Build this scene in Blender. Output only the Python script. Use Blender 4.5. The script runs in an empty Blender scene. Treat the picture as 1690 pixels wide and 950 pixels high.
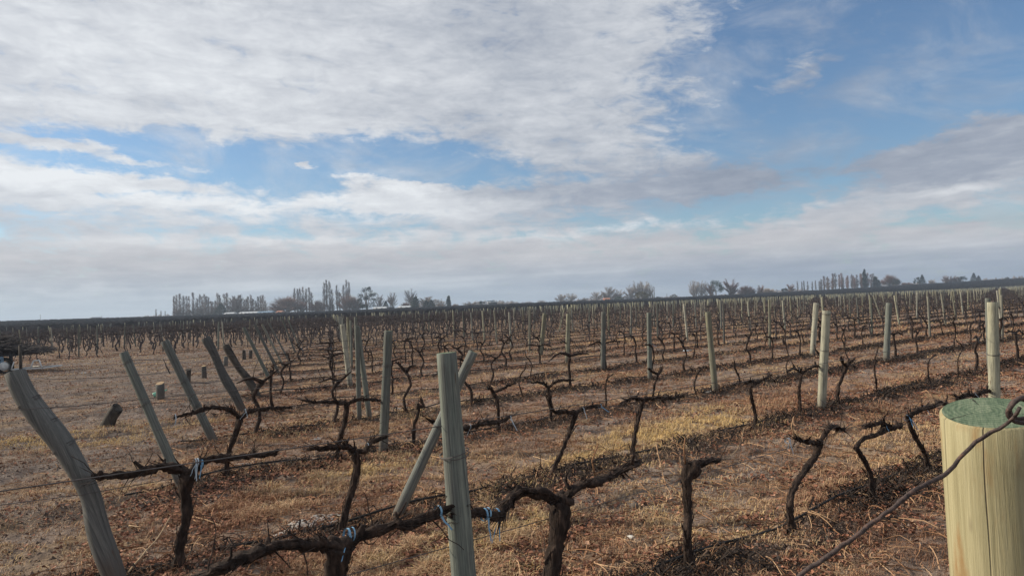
import bpy, math, random
import numpy as np
from mathutils import Vector, Matrix
rnd = random.Random(7)
rng = np.random.default_rng(11)
sc = bpy.context.scene
COL = sc.collection
RAD = math.radians

# ------------------------------------------------------------------ camera
H = 1.6; FPX = 1220.0; CX, CY = 845.0, 475.0
PITCH = math.atan(30 / FPX); ROLL = RAD(2.29)
_F = np.array([0, math.cos(PITCH), math.sin(PITCH)])
_U0 = np.array([0, -math.sin(PITCH), math.cos(PITCH)]); _R0 = np.array([1.0, 0, 0])
_U = _U0 * math.cos(ROLL) + _R0 * math.sin(ROLL)
_R = _R0 * math.cos(ROLL) - _U0 * math.sin(ROLL)
cam = bpy.data.objects.new('camera', bpy.data.cameras.new('camera')); COL.objects.link(cam)
cam.matrix_world = Matrix(((_R[0], _U[0], -_F[0], 0), (_R[1], _U[1], -_F[1], 0), (_R[2], _U[2], -_F[2], H), (0, 0, 0, 1)))
cam.data.sensor_width = 36; cam.data.lens = 36 * FPX / 1690
cam.data.clip_start = 0.05; cam.data.clip_end = 20000
sc.camera = cam
sc.view_settings.view_transform = 'Standard'; sc.view_settings.look = 'None'
sc.view_settings.exposure = 0.38; sc.view_settings.gamma = 1
sc.view_settings.use_curve_mapping = False
sc.cycles.volume_bounces = 0; sc.cycles.max_bounces = 6; sc.cycles.diffuse_bounces = 2
try: sc.cycles.use_denoising = True
except Exception: pass

def ray(px, py):
    d = _F * FPX + _R * (px - CX) + _U * (CY - py)
    return d / np.linalg.norm(d)
def ground_at(px, py, z=0.0):
    d = ray(px, py); k = (z - H) / d[2]
    return np.array([d[0] * k, d[1] * k, z])
def at_depth(px, py, Z):
    d = ray(px, py); k = Z / d[1]
    return np.array([d[0] * k, Z, H + d[2] * k])
def ground_x(px, Z):
    """ground point whose column is px at forward distance Z"""
    py = 505 - .04 * (px - 845)
    return at_depth(px, py, Z)

# ------------------------------------------------------------------ sky + sun
SUN_AZ, SUN_EL = RAD(-78), RAD(30)
world = bpy.data.worlds.new('World'); sc.world = world; world.use_nodes = True
class NG:
    def __init__(s, nt): s.nt = nt
    def n(s, t, **kw):
        x = s.nt.nodes.new(t)
        for k, v in kw.items(): setattr(x, k, v)
        return x
    def put(s, sock, v):
        if isinstance(v, (int, float)): sock.default_value = v
        elif isinstance(v, (tuple, list)): sock.default_value = v
        else: s.nt.links.new(v, sock)
    def m(s, op, a, b=None, c=None, clamp=False):
        x = s.n('ShaderNodeMath', operation=op, use_clamp=clamp); s.put(x.inputs[0], a)
        if b is not None: s.put(x.inputs[1], b)
        if c is not None: s.put(x.inputs[2], c)
        return x.outputs[0]
    def mr(s, v, a, b, c=0.0, d=1.0, smooth=True):
        x = s.n('ShaderNodeMapRange', interpolation_type='SMOOTHSTEP' if smooth else 'LINEAR')
        s.put(x.inputs[0], v)
        for i, q in enumerate((a, b, c, d)): s.put(x.inputs[1 + i], q)
        return x.outputs[0]
    def mix(s, f, a, b, bt='MIX'):
        x = s.n('ShaderNodeMix', data_type='RGBA', blend_type=bt); s.put(x.inputs[0], f); s.put(x.inputs[6], a); s.put(x.inputs[7], b)
        return x.outputs[2]
    def noise(s, vec, scale, detail=5, rough=.55, dist=0, out=0):
        x = s.n('ShaderNodeTexNoise'); s.put(x.inputs['Vector'], vec)
        x.inputs['Scale'].default_value = scale; x.inputs['Detail'].default_value = detail
        x.inputs['Roughness'].default_value = rough; x.inputs['Distortion'].default_value = dist
        return x.outputs[out]
    def xyz(s, a, b, c):
        x = s.n('ShaderNodeCombineXYZ'); s.put(x.inputs[0], a); s.put(x.inputs[1], b); s.put(x.inputs[2], c); return x.outputs[0]
    def sep(s, v):
        x = s.n('ShaderNodeSeparateXYZ'); s.put(x.inputs[0], v); return x.outputs
    def ramp(s, f, stops):
        x = s.n('ShaderNodeValToRGB'); s.put(x.inputs[0], f); e = x.color_ramp.elements
        e[0].position = stops[0][0]; e[0].color = (*stops[0][1], 1); e[1].position = stops[-1][0]; e[1].color = (*stops[-1][1], 1)
        for p, c in stops[1:-1]:
            q = e.new(p); q.color = (*c, 1)
        return x.outputs[0]

SKY_STRENGTH = 0.1
nt = world.node_tree; nt.nodes.clear(); g = NG(nt)
tc = g.n('ShaderNodeTexCoord'); d = g.sep(tc.outputs['Generated'])
sky = g.n('ShaderNodeTexSky', sky_type='NISHITA'); sky.sun_disc = False
sky.sun_elevation = SUN_EL; sky.sun_rotation = SUN_AZ; sky.air_density = 1.0; sky.dust_density = .6; sky.ozone_density = 2.0
az = g.m('ARCTAN2', d[0], d[1]); el = g.m('ARCSINE', d[2])
dz = g.m('ADD', g.m('MAXIMUM', d[2], 0.0), .05)
# a cloud deck seen from below: position on a flat layer
px_ = g.m('DIVIDE', d[0], dz); py_ = g.m('DIVIDE', d[1], dz)
deck = g.xyz(px_, py_, 0.0)
def azel(x, y):
    v = ray(x, y); return math.atan2(v[0], v[1]), math.asin(v[2])
# warp so that edges are ragged
wn = g.noise(g.xyz(g.m('MULTIPLY', az, 1.0), g.m('MULTIPLY', el, 2.2), .3), 9.0, 10, .66)
wn2 = g.noise(g.xyz(g.m('MULTIPLY', az, 1.0), g.m('MULTIPLY', el, 2.6), 4.3), 9.0, 10, .66)
azw = g.m('ADD', az, g.m('MULTIPLY', g.m('SUBTRACT', wn, .5), .16))
elw = g.m('ADD', el, g.m('MULTIPLY', g.m('SUBTRACT', wn2, .5), .055))
def blob(x, y, sx, sy, w, tilt=0.0, warped=True):
    a0, e0 = azel(x, y); sx = sx / FPX; sy = sy / FPX
    A = g.m('SUBTRACT', azw if warped else az, a0); E = g.m('SUBTRACT', elw if warped else el, e0)
    ct, st = math.cos(tilt), math.sin(tilt)
    p = g.m('ADD', g.m('MULTIPLY', A, ct / sx), g.m('MULTIPLY', E, st / sx))
    q = g.m('ADD', g.m('MULTIPLY', A, -st / sy), g.m('MULTIPLY', E, ct / sy))
    r2 = g.m('ADD', g.m('MULTIPLY', p, p), g.m('MULTIPLY', q, q))
    return g.m('MULTIPLY', g.m('EXPONENT', g.m('MULTIPLY', r2, -1.0)), w)
def total(base, blobs):
    v = base
    for b in blobs: v = g.m('ADD', v, blob(*b))
    return v
n1 = g.noise(deck, 0.55, 9, .62, .3)
n2 = g.noise(deck, 2.4, 10, .66, .35)
n4 = g.noise(g.xyz(g.m('ADD', g.m('MULTIPLY', az, 1.0), g.m('MULTIPLY', el, .5)), g.m('MULTIPLY', el, 2.0), 2.2), 22, 8, .62, .5)
upper = g.mr(el, .05, .20)
n3 = g.noise(g.xyz(g.m('MULTIPLY', az, 3.0), g.m('MULTIPLY', el, 16.0), 1.7), 2.2, 8, .6, .3)
cover = total(1.05, [
    (300, 258, 330, 30, -1.05, -0.03), (470, 296, 170, 30, -.85), (500, 375, 700, 46, -.38), (1250, 340, 300, 24, -.3), (250, 322, 150, 7, -.5), (640, 352, 110, 8, -.35), (860, 392, 90, 7, -.3), (960, 300, 120, 12, -.4), (690, 262, 150, 34, -1.1, -.12), (760, 292, 80, 20, -.5),
    (60, 300, 260, 18, .7), (640, 303, 130, 14, 1.1, -.2), (720, 335, 130, 26, .5), (507, 268, 26, 10, 1.1), (200, 255, 220, 9, .8, -.12),
    (1560, 60, 330, 190, -1.3), (1330, 215, 190, 75, -1.1, .25), (1290, 20, 120, 120, -.3), (1470, 300, 90, 24, -.3),
    (1300, 175, 130, 40, .75, .75), (1420, 80, 150, 50, .55, .5), (1600, 140, 130, 16, .5, .1), (1640, 240, 170, 40, 1.1, .12), (1560, 290, 170, 22, .5, .2), (1260, 290, 170, 26, .6),
    (860, 292, 60, 14, -.15), (1000, 300, 150, 30, .35), (1180, 300, 120, 24, .3), (1660, 350, 120, 10, -.15)])
cov = g.m('ADD', cover, g.m('MULTIPLY', g.m('SUBTRACT', n1, .5), .7))
cov = g.m('ADD', cov, g.m('MULTIPLY', g.m('SUBTRACT', n3, .5), .55))
cov = g.m('ADD', cov, g.m('MULTIPLY', g.m('SUBTRACT', n2, .5), .7))
cov = g.m('ADD', cov, g.m('MULTIPLY', g.m('SUBTRACT', n4, .5), 1.5))
alpha = g.mr(cov, .28, .92)
veil = g.noise(g.xyz(g.m('ADD', g.m('MULTIPLY', az, 1.6), g.m('MULTIPLY', el, -2.2)), g.m('ADD', g.m('MULTIPLY', az, 1.5), g.m('MULTIPLY', el, 4.0)), 5.1), 3.2, 9, .62, .5)
alpha = g.m('MAXIMUM', alpha, g.mr(veil, .42, .72, 0, .6))
# brightness of the cloud: thick parts grey, thin sunlit parts white
bright = total(.52, [
    (150, 100, 420, 190, .26), (500, 130, 300, 120, .08), (620, 340, 240, 30, .20), (60, 285, 260, 30, .34), (730, 345, 90, 18, .18), (350, 350, 300, 20, .12), (640, 300, 120, 14, .35, -.2), (480, 398, 360, 12, .26), (300, 330, 260, 12, .16), (1060, 374, 200, 8, .36, .06), (1000, 100, 130, 160, .02),
    (1120, 130, 110, 110, .06), (1590, 308, 80, 8, .30), (1640, 348, 130, 10, .18), (1620, 240, 230, 60, -.24), (1300, 290, 260, 40, -.22),
    (1000, 320, 260, 32, -.20), (1350, 140, 170, 60, -.30, .6), (1500, 440, 420, 40, -.10), (850, 470, 500, 24, -.08), (1400, 350, 300, 24, -.02), (1650, 470, 260, 40, -.08), (880, 80, 90, 60, -.12), (780, 200, 80, 50, -.05), (1100, 265, 160, 14, .06),
    (100, 512, 260, 12, .05), (50, 490, 240, 7, .20), (250, 440, 300, 16, -.05), (60, 470, 160, 6, -.05), (300, 508, 320, 8, -.04)])
streak = g.noise(g.xyz(g.m('MULTIPLY', az, 2.0), g.m('MULTIPLY', el, 40.0), 7.7), 1.6, 5, .55, .2)
bright = g.m('ADD', bright, g.m('MULTIPLY', g.m('SUBTRACT', n1, .5), .40))
bright = g.m('ADD', bright, g.m('MULTIPLY', g.m('MULTIPLY', g.m('SUBTRACT', n2, .5), .62), upper))
bright = g.m('ADD', bright, g.m('MULTIPLY', g.m('MULTIPLY', g.m('SUBTRACT', n4, .5), .44), upper))
bright = g.m('ADD', bright, g.m('MULTIPLY', g.m('MULTIPLY', g.m('SUBTRACT', n3, .5), g.m('SUBTRACT', 1.0, g.m('MULTIPLY', upper, .7))), .48))
n5 = g.noise(g.xyz(g.m('MULTIPLY', az, 4.0), g.m('MULTIPLY', el, 14.0), 9.1), 3.6, 9, .66, .5)
bright = g.m('ADD', bright, g.m('MULTIPLY', g.m('SUBTRACT', n5, .5), .55))
lowband = g.mr(el, .02, .13, 1.0, 0.0)
bright = g.m('ADD', bright, g.m('MULTIPLY', g.m('MULTIPLY', g.m('SUBTRACT', streak, .5), .70), lowband))
cl = g.ramp(bright, [(.0, (.19, .225, .29)), (.3, (.28, .31, .37)), (.5, (.375, .40, .445)), (.7, (.485, .505, .54)), (1.0, (.66, .68, .70))])
warm = g.m('EXPONENT', g.m('MULTIPLY', g.m('POWER', g.m('DIVIDE', g.m('SUBTRACT', el, .075), .028), 2.0), -1.0))
cl = g.mix(g.m('MULTIPLY', warm, .30), cl, (.52, .47, .45, 1))
cl = g.mix(g.mr(el, 0, .07, .55, 0), cl, g.mix(g.mr(az, -.5, .6), (.36, .45, .53, 1), (.20, .27, .38, 1)))
clk = g.mix(1.0, cl, (1 / SKY_STRENGTH,) * 3 + (1,), 'MULTIPLY')
blue = g.mix(1.0, sky.outputs[0], (.70, .80, .88, 1), 'MULTIPLY')
skyc = g.mix(g.m('MULTIPLY', alpha, .97), blue, clk)
bg = g.n('ShaderNodeBackground'); g.put(bg.inputs[0], skyc); bg.inputs[1].default_value = SKY_STRENGTH
out = g.n('ShaderNodeOutputWorld'); nt.links.new(bg.outputs[0], out.inputs[0])
try: world.cycles.sampling_method = 'MANUAL'; world.cycles.sample_map_resolution = 512
except Exception: pass

sun = bpy.data.objects.new('sun', bpy.data.lights.new('sun', 'SUN')); COL.objects.link(sun)
sun.data.energy = 4.2; sun.data.angle = RAD(.9); sun.data.color = (1.0, .88, .70)
sd = Vector((math.sin(SUN_AZ) * math.cos(SUN_EL), math.cos(SUN_AZ) * math.cos(SUN_EL), math.sin(SUN_EL)))
sun.rotation_euler = sd.to_track_quat('Z', 'Y').to_euler()

# ------------------------------------------------------------------ helpers
def link(o, parent=None):
    COL.objects.link(o)
    if parent is not None: o.parent = parent
    return o
def tag(o, label=None, cat=None, group=None, kind=None):
    if label: o['label'] = label
    if cat: o['category'] = cat
    if group: o['group'] = group
    if kind: o['kind'] = kind
    return o
class MB:
    """collects vertex / face arrays"""
    def __init__(s): s.V = []; s.Q = []; s.T = []; s.A = []; s.n = 0
    def add(s, V, Q=None, T=None, a=None):
        V = np.asarray(V, float).reshape(-1, 3)
        s.V.append(V)
        if Q is not None and len(Q): s.Q.append(np.asarray(Q, np.int64).reshape(-1, 4) + s.n)
        if T is not None and len(T): s.T.append(np.asarray(T, np.int64).reshape(-1, 3) + s.n)
        s.A.append(np.full(len(V), rng.random()) if a is None else np.broadcast_to(np.asarray(a, float), (len(V),)).copy())
        s.n += len(V)
    def arrays(s):
        V = np.concatenate(s.V) if s.V else np.zeros((0, 3))
        Q = np.concatenate(s.Q) if s.Q else np.zeros((0, 4), np.int64)
        T = np.concatenate(s.T) if s.T else np.zeros((0, 3), np.int64)
        A = np.concatenate(s.A) if s.A else np.zeros(0)
        return V, Q, T, A
    def mesh(s, name, mat, smooth=True):
        V, Q, T, A = s.arrays(); me = bpy.data.meshes.new(name)
        me.vertices.add(len(V)); me.vertices.foreach_set('co', V.astype(np.float32).ravel())
        me.loops.add(Q.size + T.size)
        me.loops.foreach_set('vertex_index', np.concatenate([Q.ravel(), T.ravel()]).astype(np.int32))
        me.polygons.add(len(Q) + len(T))
        ls = np.concatenate([np.arange(len(Q)) * 4, Q.size + np.arange(len(T)) * 3]).astype(np.int32)
        me.polygons.foreach_set('loop_start', ls)
        me.polygons.foreach_set('use_smooth', np.full(len(Q) + len(T), smooth))
        at = me.attributes.new('v', 'FLOAT', 'POINT'); at.data.foreach_set('value', A.astype(np.float32))
        me.update(calc_edges=True); me.validate()
        if mat: me.materials.append(mat)
        return me
    def obj(s, name, mat, parent=None, smooth=True):
        return link(bpy.data.objects.new(name, s.mesh(name, mat, smooth)), parent)

def hash2(ix, iy, seed):
    h = (ix.astype(np.int64) * 374761393 + iy.astype(np.int64) * 668265263 + seed * 1442695041) & 0xFFFFFFFF
    h = ((h ^ (h >> 13)) * 1274126177) & 0xFFFFFFFF
    return ((h ^ (h >> 16)) & 0xFFFFFF) / float(0xFFFFFF)
def vnoise(x, y, s=0):
    x = np.asarray(x, float); y = np.asarray(y, float)
    ix = np.floor(x); iy = np.floor(y); fx = x - ix; fy = y - iy
    fx = fx * fx * (3 - 2 * fx); fy = fy * fy * (3 - 2 * fy)
    a = hash2(ix, iy, s); b = hash2(ix + 1, iy, s); c = hash2(ix, iy + 1, s); e = hash2(ix + 1, iy + 1, s)
    return (a * (1 - fx) + b * fx) * (1 - fy) + (c * (1 - fx) + e * fx) * fy
def fbm(x, y, oct=4, s=0):
    v = 0; a = .5; t = 0
    for i in range(oct): v = v + a * vnoise(x * 2 ** i, y * 2 ** i, s + i); t += a; a *= .5
    return v / t

def resample(P, step, jit=0.0, r=rnd):
    P = [np.asarray(p, float) for p in P]
    if len(P) > 2:  # catmull-rom
        Q = []; E = [2 * P[0] - P[1]] + P + [2 * P[-1] - P[-2]]
        for i in range(1, len(E) - 2):
            n = max(1, int(np.linalg.norm(E[i + 1] - E[i]) / step))
            for k in range(n):
                t = k / n; p0, p1, p2, p3 = E[i - 1:i + 3]
                Q.append(.5 * (2 * p1 + (p2 - p0) * t + (2 * p0 - 5 * p1 + 4 * p2 - p3) * t * t + (3 * p1 - p0 - 3 * p2 + p3) * t ** 3))
        Q.append(P[-1])
    else:
        n = max(1, int(np.linalg.norm(P[1] - P[0]) / step)); Q = [P[0] + (P[1] - P[0]) * k / n for k in range(n + 1)]
    Q = np.array(Q)
    if jit and len(Q) > 2:
        j = np.array([[r.uniform(-1, 1) for _ in range(3)] for _ in Q]) * jit; j[0] *= 0; j[-1] *= .5; Q = Q + j
    return Q
def tube(mb, P, rad, sides=8, rough=0.0, ridges=0, cap=True, a=None, cap_a=None, r=rnd):
    P = np.asarray(P, float); n = len(P)
    rad = np.interp(np.linspace(0, 1, n), np.linspace(0, 1, len(rad)), rad) if hasattr(rad, '__len__') else np.full(n, rad)
    T = np.gradient(P, axis=0) if n > 1 else np.array([[0, 0, 1.]])
    T /= np.linalg.norm(T, axis=1)[:, None] + 1e-9
    ref = np.array([0.13, 0.99, .05]) if abs(T[0][1]) < .9 else np.array([1., 0, 0])
    N = np.cross(T, ref); N /= np.linalg.norm(N, axis=1)[:, None] + 1e-9; B = np.cross(T, N)
    th = np.linspace(0, 2 * math.pi, sides, endpoint=False)
    mod = np.ones((n, sides))
    if rough:
        ph = r.uniform(0, 6); tw = r.uniform(-2, 2)
        for i in range(n):
            for_ = np.array([r.uniform(-1, 1) for _ in range(sides)]) * rough * .5
            mod[i] += for_ + (rough * .7 * np.sin(ridges * th + ph + tw * i / n * 3) if ridges else 0) + rough * .5 * np.sin(i * .9 + ph)
    V = P[:, None, :] + (rad[:, None] * mod)[:, :, None] * (np.cos(th)[None, :, None] * N[:, None, :] + np.sin(th)[None, :, None] * B[:, None, :])
    idx = np.arange(n * sides).reshape(n, sides)
    Q = np.stack([idx[:-1], np.roll(idx[:-1], -1, 1), np.roll(idx[1:], -1, 1), idx[1:]], -1).reshape(-1, 4)
    Vs = V.reshape(-1, 3); Tt = []
    if cap:
        Vs = np.concatenate([Vs, P[:1], P[-1:]]); c0, c1 = n * sides, n * sides + 1
        for k in range(sides):
            Tt.append((c0, idx[0][(k + 1) % sides], idx[0][k])); Tt.append((c1, idx[-1][k], idx[-1][(k + 1) % sides]))
    mb.add(Vs, Q, Tt, a)
def box(mb, c, s, rot=0.0, a=None):
    x, y, z = [v / 2 for v in s]; V = np.array([[i * x, j * y, k * z] for i in (-1, 1) for j in (-1, 1) for k in (-1, 1)])
    R = np.array([[math.cos(rot), -math.sin(rot), 0], [math.sin(rot), math.cos(rot), 0], [0, 0, 1]])
    mb.add(V @ R.T + np.array(c), [(0, 1, 3, 2), (4, 6, 7, 5), (0, 4, 5, 1), (2, 3, 7, 6), (0, 2, 6, 4), (1, 5, 7, 3)], None, a)

# ------------------------------------------------------------------ materials
def material(name, rough=.9, spec=.2):
    m = bpy.data.materials.new(name); m.use_nodes = True; q = NG(m.node_tree); b = m.node_tree.nodes['Principled BSDF']
    b.inputs['Roughness'].default_value = rough; b.inputs['Specular IOR Level'].default_value = spec
    return m, q, b
def bump(q, b, h, strength=.5, dist=.01):
    x = q.n('ShaderNodeBump'); x.inputs['Strength'].default_value = strength; x.inputs['Distance'].default_value = dist
    q.put(x.inputs['Height'], h); q.nt.links.new(x.outputs[0], b.inputs['Normal'])
def objco(q): return q.n('ShaderNodeTexCoord').outputs['Object']
def posco(q): return q.n('ShaderNodeNewGeometry').outputs['Position']
def attr(q, name='v'):
    x = q.n('ShaderNodeAttribute'); x.attribute_name = name; return x.outputs['Fac']
def simple(name, stops, scale=8, rough=.9, spec=.2, bumpd=0.0, stretch=(1, 1, 1), usev=False):
    m, q, b = material(name, rough, spec); co = objco(q)
    mp = q.n('ShaderNodeMapping'); q.put(mp.inputs[0], co); mp.inputs['Scale'].default_value = stretch
    n = q.noise(mp.outputs[0], scale, 5, .6)
    f = n
    if usev: f = q.m('ADD', q.m('MULTIPLY', attr(q), .75), q.m('MULTIPLY', n, .3))
    q.put(b.inputs['Base Color'], q.ramp(f, stops))
    if bumpd: bump(q, b, n, .8, bumpd)
    return m
def wood_material(name, tones, stain=None, vary=True, cracks=1.5):
    """treated round post: vertical streaks, drying cracks, blotches"""
    m, q, b = material(name, .82, .25); co = objco(q); s = q.sep(co)
    ang = q.m('ARCTAN2', s[1], s[0])
    oi = q.n('ShaderNodeObjectInfo').outputs['Random']
    v = q.xyz(q.m('MULTIPLY', ang, 2.2), q.m('ADD', q.m('MULTIPLY', s[2], .55), q.m('MULTIPLY', oi, 40.0)), q.m('MULTIPLY', oi, 9.0))
    n = q.noise(v, 3.2, 7, .65, .4)
    v2 = q.xyz(q.m('MULTIPLY', s[0], 1.0), q.m('MULTIPLY', s[1], 1.0), q.m('ADD', q.m('MULTIPLY', s[2], .035), oi))
    grain = q.noise(v2, 170, 5, .7)
    blot = q.noise(q.xyz(q.m('MULTIPLY', s[0], 3.0), q.m('MULTIPLY', s[1], 3.0), q.m('ADD', s[2], q.m('MULTIPLY', oi, 7.0))), 6, 4, .6)
    col = q.ramp(q.m('ADD', q.m('MULTIPLY', n, .6), q.m('MULTIPLY', grain, .4)), tones)
    if stain: col = q.mix(q.mr(blot, .5, .72, 0, .8), col, (*stain, 1))
    # long drying cracks
    wv = q.m('ADD', ang, q.m('MULTIPLY', q.m('SUBTRACT', q.noise(q.xyz(0.0, oi, q.m('MULTIPLY', s[2], .9)), 2.0, 3, .5), .5), .5))
    cr = q.m('ABSOLUTE', q.m('SINE', q.m('ADD', q.m('MULTIPLY', wv, cracks), q.m('MULTIPLY', oi, 6.28))))
    crack = q.m('MULTIPLY', q.mr(cr, .0, .022 * cracks, 1, 0), q.mr(q.noise(q.xyz(ang, oi, s[2]), 1.6, 2, .5), .42, .5))
    col = q.mix(q.m('MULTIPLY', crack, .85), col, (.05, .035, .025, 1))
    hv = q.n('ShaderNodeHueSaturation'); hv.inputs['Hue'].default_value = .5; q.put(hv.inputs['Saturation'], q.mr(oi, 0, 1, .55, 1.15)); q.put(hv.inputs['Value'], q.mr(q.m('FRACT', q.m('MULTIPLY', oi, 7.3)), 0, 1, .6, 1.25)); q.put(hv.inputs['Color'], col); col = hv.outputs[0] if vary else col
    foot = q.mr(q.m('ADD', s[2], q.m('MULTIPLY', q.m('SUBTRACT', blot, .5), .22)), .02, .24, .7, 0); col = q.mix(foot, col, (.10, .072, .055, 1))
    weath = q.mr(q.noise(q.xyz(q.m('MULTIPLY', ang, .7), oi, q.m('MULTIPLY', s[2], 2.2)), 1.6, 6, .7), .42, .66, 0, .6); col = q.mix(weath, col, (.105, .105, .10, 1)) if vary else col
    kn = q.mr(q.noise(q.xyz(q.m('MULTIPLY', ang, .8), oi, q.m('MULTIPLY', s[2], 3.0)), 2.2, 2, .5), .68, .76, 0, .7); col = q.mix(kn, col, (.09, .06, .04, 1))
    q.put(b.inputs['Base Color'], col)
    bump(q, b, q.m('SUBTRACT', grain, q.m('MULTIPLY', crack, 1.5)), .5, .004)
    return m
M = {}
M['post'] = wood_material('treated_post_wood', [(.30, (.035, .040, .038)), (.43, (.088, .100, .092)), (.54, (.165, .182, .16)), (.70, (.30, .31, .265))])
M['post_pale'] = wood_material('pale_post_wood', [(.30, (.09, .088, .066)), (.42, (.205, .202, .15)), (.56, (.33, .325, .24)), (.72, (.47, .455, .35))])
M['post_big'] = wood_material('corner_post_wood', [(.28, (.17, .15, .085)), (.45, (.29, .26, .15)), (.6, (.38, .345, .21)), (.8, (.46, .425, .29))], stain=(.25, .12, .035), vary=False, cracks=3.5)
M['post_old'] = wood_material('weathered_grey_wood', [(.30, (.026, .027, .027)), (.45, (.075, .077, .074)), (.56, (.13, .13, .122)), (.75, (.23, .225, .205))])
M['post_burnt'] = simple('dark_charred_wood', [(.35, (.02, .018, .018)), (.6, (.08, .07, .06))], 14, bumpd=.01, stretch=(1, 1, .3))
def end_grain():
    m, q, b = material('green_treated_end_grain', .85, .2); co = objco(q); p = q.sep(co)
    X = q.m('ADD', p[0], .011); Y = q.m('ADD', p[1], -.006); R_ = q.m('SQRT', q.m('ADD', q.m('MULTIPLY', X, X), q.m('MULTIPLY', Y, Y)))
    nz = q.noise(co, 26, 5, .65); Rw = q.m('ADD', R_, q.m('MULTIPLY', q.m('SUBTRACT', nz, .5), .010))
    ringv = q.m('MULTIPLY', q.m('ADD', q.m('SINE', q.m('MULTIPLY', Rw, 900)), 1), .5)
    saw = q.noise(q.xyz(q.m('MULTIPLY', p[0], 1.0), q.m('MULTIPLY', p[1], .12), 0.0), 160, 4, .65)
    f = q.m('ADD', q.m('MULTIPLY', ringv, .08), q.m('ADD', q.m('MULTIPLY', nz, .50), q.m('MULTIPLY', saw, .42)))
    col = q.ramp(f, [(.32, (.035, .060, .040)), (.45, (.085, .125, .080)), (.55, (.14, .18, .12)), (.68, (.26, .28, .20))])
    ang = q.m('ARCTAN2', Y, X); cr = q.m('ABSOLUTE', q.m('SINE', q.m('ADD', q.m('MULTIPLY', ang, 1.5), q.m('MULTIPLY', nz, .8))))
    col = q.mix(q.m('MULTIPLY', q.mr(cr, 0, .06, 1, 0), q.mr(R_, .012, .03)), col, (.02, .02, .015, 1))
    col = q.mix(q.mr(nz, .62, .72, 0, .5), col, (.16, .11, .06, 1))
    q.put(b.inputs['Base Color'], col); bump(q, b, f, .8, .004); return m
M['post_top'] = end_grain()
M['bark'] = simple('vine_bark', [(.30, (.012, .009, .008)), (.5, (.034, .024, .020)), (.62, (.062, .042, .033)), (.80, (.15, .105, .08))], 34, rough=.95, bumpd=.02, stretch=(1, 1, .35))
M['bark_far'] = simple('vine_bark_dark', [(.3, (.028, .024, .026)), (.7, (.090, .074, .075))], 3, rough=.95)
M['cane'] = simple('pruned_cane_bark', [(.3, (.17, .085, .045)), (.55, (.32, .18, .10)), (.8, (.46, .31, .19))], 20, usev=True)
M['stick'] = simple('dry_pale_stick', [(.3, (.26, .18, .11)), (.7, (.45, .34, .22))], 20)
M['wire'] = simple('dull_wire', [(.3, (.05, .045, .045)), (.7, (.11, .10, .10))], 20, rough=.6, spec=.4)
M['rust'] = simple('rusty_wire', [(.35, (.028, .020, .019)), (.55, (.075, .052, .046)), (.72, (.15, .08, .055))], 140, rough=.7, spec=.4, bumpd=.003)
M['hose'] = simple('black_hose', [(.3, (.012, .012, .013)), (.7, (.035, .033, .032))], 5, rough=.6)
M['tie'] = simple('blue_plastic_tie', [(.3, (.07, .20, .36)), (.7, (.24, .42, .56))], 12, rough=.5, spec=.4)
M['tie_white'] = simple('white_plastic_tie', [(.3, (.26, .32, .37)), (.7, (.48, .54, .58))], 12, rough=.5, spec=.4)
M['stone'] = simple('pale_stone', [(.3, (.35, .33, .30)), (.7, (.68, .66, .62))], 20, bumpd=.01)
M['plastic'] = simple('dirty_plastic_sheet', [(.3, (.18, .15, .13)), (.5, (.30, .28, .265)), (.75, (.46, .46, .46))], 9, rough=.6, bumpd=.02)
M['roof'] = simple('pale_metal_roof', [(.3, (.42, .46, .50)), (.7, (.58, .61, .64))], .5, rough=.4, spec=.5)
M['wall'] = simple('pale_render_wall', [(.3, (.32, .31, .30)), (.7, (.42, .41, .39))], .7)
M['wall_dark'] = simple('dark_wall', [(.3, (.05, .06, .08)), (.7, (.10, .11, .13))], .7)
M['brick'] = simple('red_brick_wall', [(.3, (.30, .13, .08)), (.7, (.42, .20, .13))], 1.2)
M['door'] = simple('dark_opening', [(.3, (.02, .02, .025)), (.7, (.05, .05, .055))], 1)
M['blue_tarp'] = simple('blue_tarpaulin', [(.3, (.10, .18, .28)), (.7, (.22, .32, .42))], 3, rough=.5)
M['steel'] = simple('painted_white_steel', [(.3, (.45, .47, .48)), (.7, (.68, .70, .70))], 10, rough=.5)
M['tree_bark'] = simple('tree_bark', [(.3, (.10, .085, .075)), (.7, (.20, .175, .155))], 2)
M['twig_grey'] = simple('poplar_twigs', [(.2, (.09, .068, .062)), (.8, (.20, .150, .13))], .5, usev=True)
M['twig_brown'] = simple('willow_twigs', [(.2, (.10, .058, .048)), (.8, (.25, .150, .12))], .5, usev=True)
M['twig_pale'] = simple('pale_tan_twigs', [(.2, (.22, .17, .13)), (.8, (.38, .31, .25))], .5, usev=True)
M['leaf_dark'] = simple('conifer_foliage', [(.2, (.006, .012, .010)), (.8, (.022, .036, .027))], .6, usev=True)
M['leaf_green'] = simple('evergreen_foliage', [(.2, (.014, .030, .015)), (.8, (.045, .075, .038))], .6, usev=True)
M['leaf_olive'] = simple('olive_foliage', [(.2, (.06, .055, .03)), (.8, (.15, .13, .08))], .6, usev=True)
M['glass'] = simple('green_bottle_glass', [(.3, (.10, .32, .22)), (.7, (.25, .55, .42))], 5, rough=.15, spec=.6)
M['grass'] = simple('dry_straw', [(.05, (.10, .050, .034)), (.35, (.36, .20, .12)), (.62, (.52, .385, .24)), (.80, (.62, .44, .20)), (1.0, (.70, .49, .20))], 2.0, usev=True)
M['leaf'] = simple('dead_vine_leaves', [(.1, (.045, .026, .020)), (.42, (.165, .074, .048)), (.72, (.32, .155, .10)), (.98, (.52, .34, .23))], 4, usev=True)
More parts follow.
